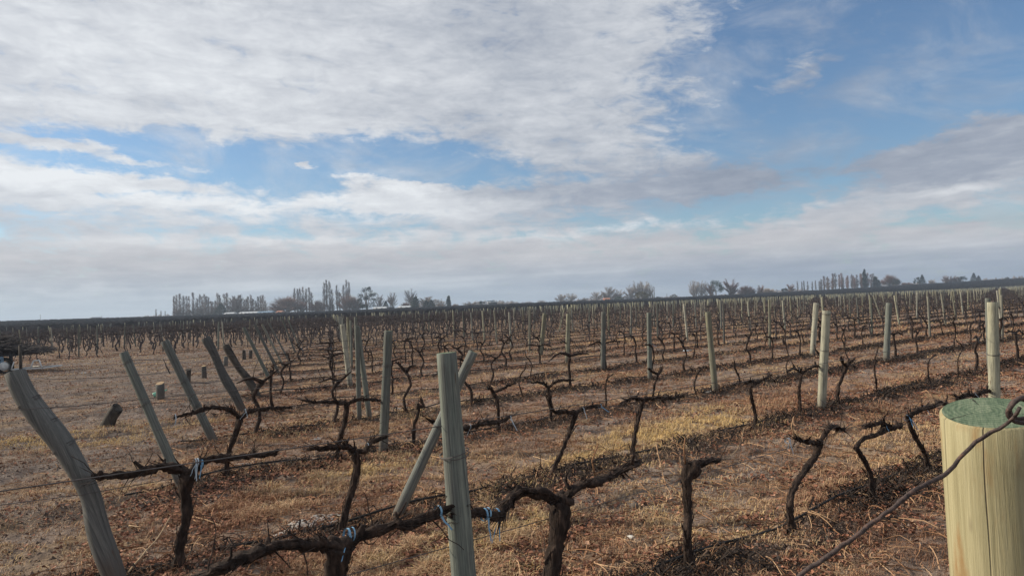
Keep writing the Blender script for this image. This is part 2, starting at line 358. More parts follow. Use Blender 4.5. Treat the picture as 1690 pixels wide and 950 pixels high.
M['haul'] = simple('dark_brush', [(.2, (.02, .02, .025)), (.8, (.07, .065, .07))], 2, usev=True)

# ------------------------------------------------------------------ the layout of the vineyard
ROWD = np.array([.7660, .6428]); ROWN = np.array([-.6428, .7660])
D0, DR, TV, T0 = 2.62, 2.35, 1.147, 2.50
ROWROT = math.atan2(ROWD[1], ROWD[0])
def rp(k, t, off=0.0):
    return ROWN * (D0 + DR * k + off) + ROWD * t
def t_end(k): return 2.08 + TV * (k - 2)
def on_row(k, px, py):
    """(t, z) where a pixel's ray meets the upright plane of row k"""
    v = ray(px, py); D = D0 + DR * k; s = D / (v[0] * ROWN[0] + v[1] * ROWN[1])
    p = v * s; return p[0] * ROWD[0] + p[1] * ROWD[1], H + p[2]
KBLOCK = 15; KMAX = 46
def smooth01(x): x = np.clip(x, 0, 1); return x * x * (3 - 2 * x)
def terrain(x, y):
    x = np.asarray(x, float); y = np.asarray(y, float); dd = np.hypot(x, y); a = np.degrees(np.arctan2(x, y))
    A = np.interp(a, [-60, -34, -15, 0, 14, 25, 35, 60], [2.6, 2.6, 1.6, 1.8, 2.0, 3.6, 6.2, 6.5])
    s0 = np.interp(a, [-34, 0, 14, 35], [140, 150, 220, 360]); s1 = np.interp(a, [-34, 0, 35], [430, 480, 700])
    w = np.interp(np.abs(a), [100, 140], [1, 0])
    return A * w * smooth01((dd - s0) / (s1 - s0))
def bumps(x, y):
    dd = np.hypot(x, y); f = 1 / (1 + (dd / 60) ** 2)
    n = (fbm(x * 1.1, y * 1.1, 3, 5) - .5) * .10 + (fbm(x * 5, y * 5, 4, 9) - .5) * .07 * np.clip(1.4 - dd / 40, 0, 1) + (vnoise(x * 24, y * 24, 3) - .5) * .022 * np.clip(1.2 - dd / 14, 0, 1)
    D = x * ROWN[0] + y * ROWN[1]; b = np.abs(((D - D0) / DR + .5) % 1 - .5) * DR
    berm = .05 * np.exp(-(b / .28) ** 2) * (dd < 120)
    return (n + berm) * f
def gz(x, y): return terrain(x, y) + bumps(np.asarray(x, float), np.asarray(y, float))

# ------------------------------------------------------------------ ground
def build_ground():
    azs = np.concatenate([np.radians(np.linspace(-180, -44, 60)[:-1]), np.radians(np.linspace(-44, 44, 860)), np.radians(np.linspace(44, 180, 60)[1:-1])])
    rs = np.concatenate([[.02, .5, 1.2, 2.0], np.geomspace(2.6, 60, 620), np.geomspace(61, 9000, 160)])
    A, R_ = np.meshgrid(azs, rs); X = R_ * np.sin(A); Y = R_ * np.cos(A)
    V = np.stack([X, Y, gz(X, Y)], -1).reshape(-1, 3); na, nr = len(azs), len(rs)
    idx = np.arange(na * nr).reshape(nr, na)
    Q = np.stack([idx[:-1], np.roll(idx[:-1], -1, 1), np.roll(idx[1:], -1, 1), idx[1:]], -1).reshape(-1, 4)
    m, q, b = material('vineyard_soil', .97, .1); P = posco(q); s = q.sep(P)
    D = q.m('ADD', q.m('MULTIPLY', s[0], ROWN[0]), q.m('MULTIPLY', s[1], ROWN[1]))
    t = q.m('ADD', q.m('MULTIPLY', s[0], ROWD[0]), q.m('MULTIPLY', s[1], ROWD[1]))
    aniso = q.xyz(q.m('MULTIPLY', t, .35), D, s[2])
    nbig = q.noise(aniso, .55, 5, .6); nmid = q.noise(P, 3.2, 6, .65); nfine = q.noise(P, 28, 6, .7); nf2 = q.noise(P, 75, 3, .6)
    earth = q.ramp(nmid, [(.3, (.065, .048, .040)), (.46, (.175, .13, .105)), (.60, (.29, .225, .18)), (.8, (.43, .355, .29))])
    gray = q.ramp(nmid, [(.3, (.09, .075, .07)), (.5, (.205, .172, .155)), (.72, (.36, .305, .265))])
    straw = q.ramp(nfine, [(.3, (.18, .115, .065)), (.55, (.38, .255, .135)), (.8, (.52, .38, .22))])
    litter = q.ramp(nfine, [(.32, (.07, .042, .034)), (.5, (.25, .145, .10)), (.68, (.40, .26, .18))])
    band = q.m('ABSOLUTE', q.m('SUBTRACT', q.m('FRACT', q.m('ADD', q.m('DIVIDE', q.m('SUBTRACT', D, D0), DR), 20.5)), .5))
    inter = q.mr(band, .12, .42)
    col = q.mix(q.m('MULTIPLY', q.mr(nbig, .35, .58, 1, 0), .6), earth, litter)
    col = q.mix(q.mr(q.noise(aniso, 1.3, 5, .65), .48, .66, 0, .75), col, straw)
    col = q.mix(q.mr(q.noise(aniso, .8, 5, .6, 0.0), .48, .64, 0, .75), col, gray)
    # headland: bare grey ground left of the row ends
    u = q.m('SUBTRACT', q.m('ADD', q.m('SUBTRACT', t, q.m('MULTIPLY', D, TV / DR)), q.m('MULTIPLY', q.m('SUBTRACT', nbig, .5), 2.0)), -1.7)
    head = q.m('MULTIPLY', q.mr(u, -1.2, .2, 1, 0), q.mr(D, 36.5, 37.6, 1, 0))
    hcol = q.mix(q.mr(q.noise(aniso, .9, 5, .65), .48, .68, 0, .7), gray, straw)
    hcol = q.mix(q.mr(nfine, .42, .6, .6, 0), hcol, (.085, .063, .055, 1)); hcol = q.mix(q.mr(q.noise(q.xyz(q.m('MULTIPLY', t, .5), q.m('MULTIPLY', D, 2.2), 3.3), 1.2, 6, .65), .36, .5, .6, 0), hcol, (.085, .07, .062, 1))
    # soil colour darkened in a ragged strip along every row
    row_strip = q.mr(q.m('ADD', band, q.m('MULTIPLY', q.m('SUBTRACT', nmid, .5), .3)), .07, .20, .93, 0)
    col = q.mix(row_strip, col, (.045, .033, .028, 1))
    col = q.mix(q.m('MULTIPLY', head, .85), col, hcol)
    speck = q.mr(nf2, .32, .45, .45, 0); col = q.mix(speck, col, (.05, .035, .028, 1))
    far = q.mr(q.m('ADD', q.m('MULTIPLY', s[0], s[0]), q.m('MULTIPLY', s[1], s[1])), 160 ** 2, 420 ** 2)
    col = q.mix(q.m('MULTIPLY', far, .8), col, (.085, .075, .07, 1))
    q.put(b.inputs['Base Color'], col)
    bump(q, b, q.m('ADD', nfine, q.m('MULTIPLY', nf2, .5)), .9, .03)
    me_ = MB(); me_.add(V, Q, None, 0)
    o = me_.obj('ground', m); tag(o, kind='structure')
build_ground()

# ------------------------------------------------------------------ grapevines
def shreds(mb, P, rad, n, r):
    """strips of loose bark hanging along a limb"""
    P = np.asarray(P)
    for _ in range(n):
        i = r.randrange(len(P) - 1); th = r.uniform(0, 6.28); R = rad * r.uniform(.95, 1.15)
        o = np.array([math.cos(th), math.sin(th), 0]) * R; L = r.uniform(.03, .15); w = r.uniform(.002, .0065)
        tdir = np.array([-math.sin(th), math.cos(th), 0]) * w; a = P[i] + o; ax = P[i + 1] - P[i]; ax = ax / (np.linalg.norm(ax) + 1e-9)
        bpt = a + ax * L * .6 + o * r.uniform(.05, .5); c = bpt + ax * L * .5 + o * r.uniform(-.1, .6)
        mb.add([a - tdir, a + tdir, bpt + tdir, bpt - tdir, c], [(0, 1, 2, 3)], [(3, 2, 4)])
def trunk_mesh(P, r0, r, hi=True, head=1.0):
    mb = MB(); step = .022 if hi else .06
    Q = resample(P, step, .004 if hi else .008, r); n = len(Q)
    rad = [r0 * 1.35, r0 * 1.02, r0 * .9, r0 * .86, r0 * .95, r0 * 1.12 * head]
    tube(mb, Q, rad, 14 if hi else 6, .22 if hi else .16, 4, r=r)
    if hi:
        shreds(mb, Q, r0, 60, r)
        for _ in range(3):   # second strand twisting up the trunk
            a, b_ = sorted((r.randrange(n), r.randrange(n)))
            if b_ - a > 6:
                th0 = r.uniform(0, 6.28); S = [Q[i] + np.array([math.cos(th0 + (i - a) * .07), math.sin(th0 + (i - a) * .07), 0]) * r0 * .72 for i in range(a, b_)]
                tube(mb, S, [r0 * .2, r0 * .48, r0 * .42, r0 * .15], 7, .25, 2, r=r)
    # knobs at the head
    top = Q[-1]
    for _ in range(int(5 * head)):
        dirv = np.array([r.uniform(-1, 1), r.uniform(-.7, .7), r.uniform(-.2, .9)]); dirv /= np.linalg.norm(dirv)
        L = r0 * r.uniform(.9, 1.8)
        tube(mb, [top - dirv * r0 * .3, top + dirv * L * .6, top + dirv * L], [r0 * .75, r0 * .6, r0 * .38], 8 if hi else 5, .25, 2, r=r)
    return mb
def arm_mesh(P, r1, r, hi=True, spurs=True):
    mb = MB(); Q = resample(P, .020 if hi else .07, .007 if hi else .01, r); nn = len(Q)
    prof = np.interp(np.linspace(0, 1, nn), [0, .25, .5, .75, 1], [1.15, 1, .92, .8, .5])
    kn = max(3, int(nn / 3.5)); lump = np.interp(np.arange(nn), np.linspace(0, nn - 1, kn), [r.uniform(.72, 1.28) for _ in range(kn)])
    tube(mb, Q, r1 * prof * lump, 12 if hi else 5, .34 if hi else .2, 3, r=r)
    if hi:
        for _ in range(2 + int(nn / 12)):     # strands of old wood wound round the arm
            a = r.randrange(0, max(1, nn - 8)); b_ = min(nn, a + r.randrange(7, 20)); th0 = r.uniform(0, 6.28)
            S = [Q[i] + np.array([0, math.cos(th0 + (i - a) * .16), math.sin(th0 + (i - a) * .16)]) * r1 * .75 for i in range(a, b_)]
            tube(mb, S, [r1 * .18, r1 * .48, r1 * .40, r1 * .12], 7, .3, 2, r=r)
    if hi:
        shreds(mb, Q, r1, int(40 + 260 * np.linalg.norm(Q[-1] - Q[0])), r)
        for _ in range(int(3 + 7 * np.linalg.norm(Q[-1] - Q[0]))):   # burrs and old wounds
            i = r.randrange(1, len(Q)); c_ = Q[i] + np.array([r.uniform(-.01, .01), r.uniform(-1, 1) * r1 * .7, r.uniform(-1, 1) * r1 * .8]); e_ = np.array([r.uniform(-1, 1), r.uniform(-.4, .4), r.uniform(-.3, .5)]) * r1 * 1.1
            tube(mb, [c_ - e_, c_, c_ + e_], [r1 * .25, r1 * r.uniform(.45, .8), r1 * .2], 7, .4, 2, r=r)
    if spurs:
        L = np.linalg.norm(Q[-1] - Q[0]); n = max(1, int(L / .15))
        for j in range(n):
            i = int((j + r.uniform(.2, 1.1)) / (n + .3) * (len(Q) - 1)); i = min(max(i, 1), len(Q) - 1); a = Q[i]
            dv = np.array([r.uniform(-1.1, 1.1), r.uniform(-.7, .7), r.choice((1.0, 1.0, 1.0, -.5))]) * r.uniform(.012, .06) ; fat = r.uniform(.35, .95)
            tube(mb, [a, a + dv * .6, a + dv + np.array([r.uniform(-.02, .02), 0, .01])], [r1 * fat, r1 * fat * .85, r1 * fat * .5], 6 if hi else 4, .3, 2, r=r)
            if r.random() < .35:
                dv2 = dv + np.array([r.uniform(-.05, .05), r.uniform(-.03, .03), r.uniform(.01, .05)])
                tube(mb, [a + dv * .8, a + dv2], [r1 * .3, r1 * .16], 5, .1, 0, r=r)
            if not hi and r.random() < .6: tube(mb, [a, a + np.array([r.uniform(-.06, .06), 0, .1]), a + np.array([r.uniform(-.12, .12), r.uniform(-.05, .05), r.uniform(.12, .3)])], [.005, .004, .002], 3, 0, cap=False, r=r)
    if hi:
        for _ in range(int(2 + 7 * np.linalg.norm(Q[-1] - Q[0]))):   # thin leftover shoots and tendrils
            a = Q[r.randrange(2, len(Q))]; b_ = a + np.array([r.uniform(-.09, .09), r.uniform(-.06, .06), r.choice((1, 1, -1)) * r.uniform(.03, .16)]); c_ = b_ + np.array([r.uniform(-.08, .08), r.uniform(-.05, .05), r.uniform(-.05, .07)])
            tube(mb, resample([a, b_, c_], .03, .004, r), [.0035, .0022, .0014], 4, 0, cap=False, r=r)
    return mb
def tie_mesh(a, r1, r, tails=1):
    mb = MB()
    for q in range(1 if r.random() < .7 else 2):
        ph = r.uniform(-.3, .3); w = r.uniform(.0025, .005)
        ring = [a + np.array([ph * .02 + q * .012 + .004 * math.sin(t_), math.cos(t_) * r1 * 1.25, math.sin(t_) * r1 * 1.25]) for t_ in np.linspace(0, 6.28, 14)]
        for i in range(13):
            p, n_ = ring[i], ring[i + 1]; dx = np.array([w, 0, 0]); mb.add([p - dx, p + dx, n_ + dx, n_ - dx], [(0, 1, 2, 3)])
    for _ in range(tails):
        p = a + np.array([0, -r1 * 1.2, 0]); L = r.uniform(.06, .12); dv = np.array([r.uniform(-.9, .9), -.2, r.uniform(-1.0, -.2)]); dv /= np.linalg.norm(dv)
        w = .0045
        for i in range(4):
            n_ = p + dv * L / 4 + np.array([r.uniform(-.006, .006), 0, r.uniform(-.006, .006)]); dx = np.array([w, 0, w * .6]); mb.add([p - dx, p + dx, n_ + dx, n_ - dx], [(0, 1, 2, 3)]); p = n_; w *= .85
    return mb
def row_empty(name, k, t):
    p = rp(k, t); o = bpy.data.objects.new(name, None); COL.objects.link(o)
    o.location = (p[0], p[1], float(gz(p[0], p[1]))); o.rotation_euler = (0, 0, ROWROT); o.empty_display_size = .1
    return o
NEARLAB = {}
taken = set()
def near_vine(k, base, path, arms, r0, label, ties=(), shoots=(), hi=True, r1=None, head=1.0):
    """a vine whose bends were read off the photograph, laid out in its row's upright plane"""
    r = random.Random(int(k * 7919 + base[0] * 13)); sc_v = .80 if base[1] > 1000 else .74; r0 = r0 * sc_v; r1 = r1 * sc_v if r1 else None
    tb, zb = on_row(k, *base); root = row_empty('grapevine', k, tb); taken.add((k, round((tb - T0) / TV)))
    tag(root, label, 'grapevine', 'grapevines growing in the rows')
    g0 = root.location.z
    def loc(p, j=.0):
        t, z = on_row(k, *p); return np.array([t - tb, r.uniform(-1, 1) * j, z])
    P = [np.array([0, 0, -.06])] + [loc(p, .012) for p in path]
    trunk_mesh(P, r0, r, hi, head).obj('trunk', M['bark'], root)
    r1 = r1 or r0 * .72
    for A in arms:
        Q = [P[-1] if i == 0 else loc(p, .018) for i, p in enumerate(A)]
        arm_mesh(Q, r1, r, hi).obj('cordon', M['bark'], root)
    for S in shoots:
        mb = MB(); Q = resample([loc(p, .02) for p in S], .05, .004, r); tube(mb, Q, [.0055, .0035], 5, .1, r=r); mb.obj('shoot', M['cane'], root)
    for tpx, mat, tails in ties:
        tie_mesh(loc(tpx), r1 * 1.05, r, tails).obj('plastic_tie', M[mat], root)
    return root
NV = near_vine
NV(0, (561, 1198), [(563, 1080), (556, 1000), (560, 930)], [[0, (520, 925), (470, 932), (400, 955), (330, 985), (240, 1040)], [0, (600, 915), (650, 893), (700, 884), (740, 866), (765, 858)]], .052,
   'thick black two-armed grapevine with pale blue ribbon at the bottom of the photo', [((575, 912), 'tie', 2), ((722, 872), 'tie', 1)], r1=.026, head=1.1)
NV(0, (915, 1045), [(912, 985), (915, 930), (922, 875), (925, 838)], [[0, (900, 826), (880, 820), (855, 826), (835, 845), (815, 862), (790, 858), (765, 864), (745, 858)], [0, (950, 812), (990, 798), (1030, 782), (1062, 770)]], .050,
   'stout dark grapevine with shaggy arms just right of the split grey post', [((820, 858), 'tie', 2), ((800, 858), 'tie', 1)], r1=.026, head=1.1, shoots=[[(985, 800), (983, 770), (985, 740)]])
NV(0, (1140, 950), [(1133, 905), (1138, 860), (1136, 815), (1145, 792)], [[0, (1160, 786), (1185, 780)]], .033,
   'short single-trunk grapevine with a knobbly sawn head and hardly any arms', head=2.0, r1=.026, shoots=[[(1135, 788), (1132, 765), (1133, 745)]])
NV(0, (1310, 878), [(1302, 850), (1318, 808), (1345, 768), (1353, 742)], [[0, (1366, 722), (1380, 716), (1396, 719)], [0, (1335, 742), (1312, 736)]], .030,
   'slanting grapevine with hooked top and white ribbon tied to its thin left arm', [((1300, 740), 'tie_white', 2)], r1=.018, shoots=[[(1312, 736), (1306, 715), (1308, 700)]])
NV(0, (1437, 822), [(1436, 790), (1425, 760), (1416, 742), (1428, 728), (1450, 720), (1470, 710)], [[0, (1455, 702), (1440, 704), (1424, 708)], [0, (1482, 707), (1490, 702)]], .024,
   'crooked S-bent grapevine with dark tufted arm and blue tie', [((1458, 702), 'tie', 1)], r1=.022)
NV(0, (1535, 782), [(1526, 758), (1510, 725), (1500, 695)], [[0, (1515, 684), (1535, 678), (1552, 672), (1568, 674)]], .026,
   'curved grapevine with pale ribbon close left of the big sawn post', [((1497, 697), 'tie', 2), ((1525, 681), 'tie', 1)], r1=.024)
NV(0, (1613, 744), [(1611, 710), (1612, 672), (1614, 660)], [[0, (1600, 662), (1580, 668)], [0, (1630, 656), (1652, 650)]], .026,
   'grapevine hidden behind the big sawn post, its dark arms showing over it', [((1606, 660), 'tie_white', 1)], r1=.024)
NV(1, (290, 938), [(299, 905), (309, 860), (307, 825), (310, 795)], [[0, (295, 786), (268, 782), (240, 788), (200, 796), (150, 801)], [0, (330, 777), (360, 768), (400, 766), (455, 757)]], .044,
   'tall-trunked grapevine with long arms and white ribbon at the foot of the leaning post', [((322, 776), 'tie_white', 3), ((330, 778), 'tie', 1)], r1=.030, head=1.2)
NV(1, (557, 870), [(573, 838), (585, 800), (590, 770), (587, 748)], [[0, (570, 738), (545, 740), (508, 743)], [0, (600, 746), (612, 734), (640, 722)]], .036,
   'Y-forked grapevine with arms spread wide behind the white ground patch', r1=.024, ties=[((606, 738), 'tie_white', 0)])
NV(1, (752, 829), [(751, 790), (752, 750), (753, 716)], [[0, (735, 712), (710, 702)], [0, (780, 712), (800, 706), (830, 703), (846, 692)]], .034,
   'grapevine mostly hidden behind the split grey post, arms showing both sides', [((774, 712), 'tie_white', 1), ((840, 697), 'tie_white', 1)], r1=.026)
NV(1, (905, 800), [(918, 775), (932, 745), (944, 715), (948, 694)], [[0, (930, 689), (912, 690), (908, 670)], [0, (960, 688), (975, 682), (992, 680)]], .027,
   'slanting grapevine with pale ribbon on its head, behind the stout shaggy vine', [((962, 687), 'tie_white', 1), ((990, 681), 'tie', 1)], r1=.022)
NV(1, (1041, 757), [(1048, 720), (1058, 685), (1063, 666)], [[0, (1045, 664), (1023, 673)], [0, (1085, 662), (1105, 664), (1126, 659)]], .027,
   'slim-trunked grapevine with level arms like a T in mid vineyard', r1=.022)
NV(1, (1243, 712), [(1246, 690), (1240, 660), (1240, 645), (1250, 637)], [[0, (1238, 636), (1230, 640)], [0, (1262, 630), (1276, 624)]], .025,
   'bent-necked grapevine with dark spreading arms over yellow straw', r1=.020)
NV(1, (1322, 690), [(1320, 665), (1320, 640), (1325, 622)], [[0, (1312, 616), (1300, 620)], [0, (1340, 614), (1355, 610)]], .024,
   'upright T-shaped grapevine immediately left of the pale leaning post', [((1318, 618), 'tie_white', 0)], r1=.018)
NV(1, (1384, 676), [(1384, 655), (1390, 635), (1397, 613)], [[0, (1390, 608), (1389, 602)], [0, (1404, 606), (1410, 601)]], .027,
   'thick Y-headed grapevine immediately right of the pale leaning post', r1=.020)
NV(1, (1452, 664), [(1447, 640), (1444, 605), (1449, 575)], [], .011, 'tall thin whip-like grapevine without arms right of the Y-headed vine', head=.6)
NV(1, (1539, 633), [(1534, 625), (1532, 600), (1545, 587)], [], .014, 'thin grapevine with kinked top, third from the big post', head=.6)
NV(1, (1583, 627), [(1581, 600), (1588, 578), (1578, 568)], [], .014, 'thin bow-shaped grapevine above the big sawn post', head=.6)
NV(2, (372, 790), [(376, 765), (388, 730), (397, 702)], [[0, (378, 688), (352, 684), (320, 693), (288, 701)], [0, (412, 690), (440, 686), (480, 683)]], .036,
   'many-spurred grapevine with white tie standing beyond the leaning post', [((405, 690), 'tie_white', 2), ((290, 700), 'tie_white', 1)], r1=.026, shoots=[[(370, 690), (360, 676), (355, 670)]])
NV(2, (553, 762), [(562, 730), (570, 700), (572, 674)], [[0, (550, 670), (520, 671), (500, 668)], [0, (590, 666), (615, 666), (640, 668)]], .034,
   'grapevine with level arms reaching the twin upright posts', r1=.022)
NV(2, (682, 735), [(684, 712), (690, 690), (690, 674)], [[0, (699, 676), (697, 670)]], .024, 'short forked grapevine stub between the round post and the split grey post', r1=.018)
NV(2, (822, 692), [(821, 672), (815, 652)], [[0, (808, 646), (802, 646)], [0, (828, 646), (850, 636)]], .026, 'grapevine with upturned right arm beside the slanting pole top', [((803, 647), 'tie_white', 0)], r1=.020)
NV(2, (910, 692), [(908, 670), (906, 645)], [[0, (895, 638), (878, 637)], [0, (922, 634), (946, 632)]], .024, 'grapevine with raised wavy arms and one long shoot', [((896, 639), 'tie', 0)], r1=.020, shoots=[[(905, 640), (900, 615), (893, 592)]])
NV(2, (1002, 685), [(1000, 655), (1003, 635), (1012, 627)], [], .012, 'thin upright grapevine hooked at its tip, before the post row', head=.6)
NV(2, (1077, 664), [(1079, 645), (1086, 622)], [[0, (1076, 618), (1070, 614)], [0, (1090, 618), (1092, 614)]], .020, 'grapevine with black claw head at the foot of a post', r1=.020)
NV(2, (1151, 655), [(1146, 640), (1150, 622), (1161, 608)], [], .015, 'smooth S-curved thin grapevine left of a leaning post', head=.6)
NV(2, (1219, 645), [(1221, 630), (1212, 612), (1212, 603)], [], .017, 'bow-shaped thin grapevine right of a leaning post', head=.7)

# prototypes for the rest: (trunk path, arms, radius, words)
def proto_spec(i):
    r = random.Random(100 + i); w = lambda a: r.uniform(-a, a)
    k = i % 8
    hz = .58 + w(.07)
    if k == 0: return [(0, 0, -.05), (w(.05), w(.03), .2), (w(.07), w(.03), .4), (w(.04), 0, hz)], [[(0, 0, 0), (-.18, .02, .03 + w(.03)), (-.48, w(.04), w(.05))], [(0, 0, 0), (.2, 0, .04 + w(.03)), (.46, w(.04), w(.05))]], .027, 'two-armed'
    if k == 1: return [(0, 0, -.05), (.06, 0, .18), (-.05, .02, .36), (.02, 0, hz)], [[(0, 0, 0), (-.07, 0, .07), (-.16, 0, .09)], [(0, 0, 0), (.08, 0, .08), (.17, 0, .14)]], .025, 'Y-headed'
    if k == 2: return [(0, 0, -.05), (-.07, 0, .15), (-.09, .02, .33), (.03, 0, .5), (.06, 0, .62)], [], .015, 'thin S-curved'
    if k == 3: return [(0, 0, -.05), (.02, 0, .25), (0, .03, .45), (.03, 0, hz)], [[(0, 0, 0), (.15, 0, .03), (.38, .02, .02)]], .022, 'one-armed'
    if k == 4: return [(0, 0, -.05), (.05, 0, .2), (-.02, 0, .4), (.03, 0, .6), (.0, 0, .85)], [], .011, 'tall whip-thin'
    if k == 5: return [(0, 0, -.05), (.1, 0, .22), (.05, .02, .42), (.16, 0, .56)], [[(0, 0, 0), (-.12, 0, .05), (-.3, 0, .02)], [(0, 0, 0), (.1, 0, .05), (.2, 0, .12)]], .024, 'slanting'
    if k == 6: return [(0, 0, -.05), (-.03, 0, .2), (.0, .03, .4), (.01, 0, .56)], [[(0, 0, 0), (.05, 0, .04)]], .027, 'stub-headed'
    return [(0, 0, -.05), (.04, 0, .2), (.1, 0, .38), (.05, 0, .55), (-.06, 0, .62)], [[(0, 0, 0), (-.1, 0, .0), (-.2, .02, -.03)]], .019, 'hooked'
NPROT = 24
protos = []; WORDS = []
for i in range(NPROT):
    P, A, r0, wd = proto_spec(i); r = random.Random(500 + i); P = [np.array(p, float) for p in P]
    tm = trunk_mesh(P, r0, r, False, 1.0 if r0 > .016 else .5); ams = []
    for a in A:
        ams.append(arm_mesh([P[-1] + np.array(q, float) for q in a], r0 * .75, r, False))
    far = MB()
    Q = resample(P, .2, 0, r); tube(far, Q, r0 * 1.0, 3, 0, cap=False, r=r)
    for a in A:
        tube(far, resample([P[-1] + np.array(q, float) for q in a], .25, 0, r), [r0 * 1.15, r0 * .9], 3, 0, cap=False, r=r)
        e = P[-1] + np.array(a[-1], float); tube(far, [e * .6 + P[-1] * .4, e * .6 + P[-1] * .4 + np.array([.03, 0, .22])], [r0 * .7, r0 * .4], 3, 0, cap=False, r=r)
    protos.append((tm, ams, far)); WORDS.append(wd)
    if i % 6 == 4: pass
mid_trunk = [p[0].mesh('trunk', M['bark']) for p in protos]
mid_arms = [[a.mesh('cordon', M['bark']) for a in p[1]] for p in protos]
def joined(p):
    mb = MB()
    for m_ in [p[0]] + p[1]:
        V, Q, T, A = m_.arrays(); mb.add(V, Q, T, A)
    return mb
mid_join = [joined(p).mesh('grapevine', M['bark_far']) for p in protos]
ORD = ['', 'first', 'second', 'third', 'fourth', 'fifth', 'sixth', 'seventh', 'eighth', 'ninth', 'tenth', 'eleventh', 'twelfth', 'thirteenth', 'fourteenth', 'fifteenth', 'sixteenth', 'seventeenth', 'eighteenth', 'nineteenth', 'twentieth']
TENS = {20: 'twenty', 30: 'thirty', 40: 'forty', 50: 'fifty', 60: 'sixty', 70: 'seventy', 80: 'eighty', 90: 'ninety', 100: 'hundred'}
def ordinal(n):
    if n <= 20: return ORD[n]
    t_, u_ = n // 10 * 10, n % 10
    return (TENS.get(t_, str(t_)) + '-' + ORD[u_]) if u_ else TENS.get(t_, str(t_))[:-1] + 'ieth'
def pix(x, y, z):
    v = np.array([x, y, z - H]); f = v @ _F
    return (CX + FPX * (v @ _R) / f, CY - FPX * (v @ _U) / f, f) if f > .1 else (-9999, -9999, f)
def in_view(x, y, z=.4, m=60):
    a, b, f = pix(x, y, z); return f > .5 and -m < a < 1690 + m
# list every vine of the grid that can be seen
cells = []
for k in range(0, KMAX + 1):
    D = D0 + DR * k
    tmin = t_end(k) + .2 if k < KBLOCK else -400
    for n in range(int((tmin - T0) / TV), int(3.3 * D / .64 / TV) + 60):
        t = T0 + n * TV
        if t < tmin: continue
        h = hash2(np.array([k]), np.array([n]), 77)[0]
        if (k, n) in taken: continue
        if k <= 1 and t < 13 and k == 1 and n in (6,): continue
        if h < .13 and k > 0: continue
        p = rp(k, t)
        if p[1] < 3 or not in_view(*p) or p[1] > 390: continue
        if k == 0 and t < 8.5: continue
        if k == 1 and t < 12.5: continue
        if k == 2 and t < 11.5: continue
        cells.append((p[1], k, n, t, h))
cells.sort()
LEAD = 300 - 30
near_cells, far_cells = cells[:LEAD], cells[LEAD:]
ROWNAME = lambda k: 'nearest row' if k == 0 else ordinal(k + 1) + ' row back'
cnt = {}
for Z, k, n, t, h in sorted(near_cells, key=lambda c: (c[1], c[2])):
    cnt[k] = cnt.get(k, 0) + 1
    i = int(h * 7919) % NPROT; r = random.Random(k * 1000 + n)
    if (Z > 17 or rp(k, t)[0] < 0) and i % 8 in (2, 4, 6, 7) and r.random() < .55: i = (i // 8) * 8 + r.choice((0, 1, 3, 5))
    tt = t + r.uniform(-.08, .08)
    root = None
    if Z < 26:
        root = row_empty('grapevine', k, tt)
        link(bpy.data.objects.new('trunk', mid_trunk[i]), root)
        for a in mid_arms[i]: link(bpy.data.objects.new('cordon', a), root)
        if r.random() < .22:
            tie_mesh(np.array([.05, 0, .6]), .022, r, 1).obj('plastic_tie', M['tie_white'] if r.random() < .6 else M['tie'], root)
    else:
        root = link(bpy.data.objects.new('grapevine', mid_join[i])); p = rp(k, tt); root.location = (p[0], p[1], float(gz(*p))); root.rotation_euler = (0, 0, ROWROT)
    s = r.uniform(.88, 1.14); root.scale = (s * (1 if r.random() < .5 else -1), s, s * r.uniform(.93, 1.08))
    if root.scale[0] < 0: root.scale[0] *= -1; root.rotation_euler[2] += math.pi
    root.rotation_euler[0] = r.uniform(-.08, .08); root.rotation_euler[1] = r.uniform(-.08, .08)
    place = f'{ordinal(cnt[k])} vine counted from the left in the {ROWNAME(k)}'
    tag(root, f'{WORDS[i]} bare {"vine" if 0 else "grapevine"}, {place}', 'grapevine', 'grapevines growing in the rows')
def scatter_mesh(items, srcs, zfun=gz):
    """one merged mesh of many transformed copies; items: (src index, x, y, rot, scale, lean)"""
    mb = MB(); by = {}
    for it in items: by.setdefault(it[0], []).append(it)
    for s_, L in by.items():
        V, Q, T, A = srcs[s_].arrays(); nv = len(V); m_ = len(L)
        X = np.array([l[1] for l in L]); Y = np.array([l[2] for l in L]); R_ = np.array([l[3] for l in L]); S = np.array([l[4] for l in L]); Lx = np.array([l[5] for l in L])
        c, s = np.cos(R_)[:, None], np.sin(R_)[:, None]; vx, vy, vz = V[:, 0][None] * S[:, None], V[:, 1][None] * S[:, None], V[:, 2][None] * S[:, None]
        vx = vx + vz * Lx[:, None]
        W = np.stack([X[:, None] + vx * c - vy * s, Y[:, None] + vx * s + vy * c, zfun(X, Y)[:, None] + vz], -1).reshape(-1, 3)
        off = (np.arange(m_) * nv)[:, None, None]
        mb.add(W, (Q[None] + off).reshape(-1, 4) if len(Q) else None, (T[None] + off).reshape(-1, 3) if len(T) else None, np.repeat(rng.random(m_), nv))
    return mb
lod1 = [joined(p) for p in protos]
def simple_mid(p, i):   # medium: fewer sides
    P, A, r0, wd = proto_spec(i); r = random.Random(500 + i); P = [np.array(q, float) for q in P]; mb = MB()
    tube(mb, resample(P, .1, .008, r), [r0 * 1.2, r0, r0 * 1.1], 4, .15, 0, r=r)
    for a in A:
        Q = resample([P[-1] + np.array(q, float) for q in a], .1, .012, r); tube(mb, Q, [r0 * .8, r0 * .5], 4, .2, 0, r=r)
        for j in range(1, len(Q), 1): tube(mb, [Q[j], Q[j] + np.array([r.uniform(-.05, .05), r.uniform(-.03, .03), r.uniform(.05, .22)])], [r0 * .42, r0 * .25], 3, 0, cap=False, r=r)
    return mb
mids = [simple_mid(p, i) for i, p in enumerate(protos)]
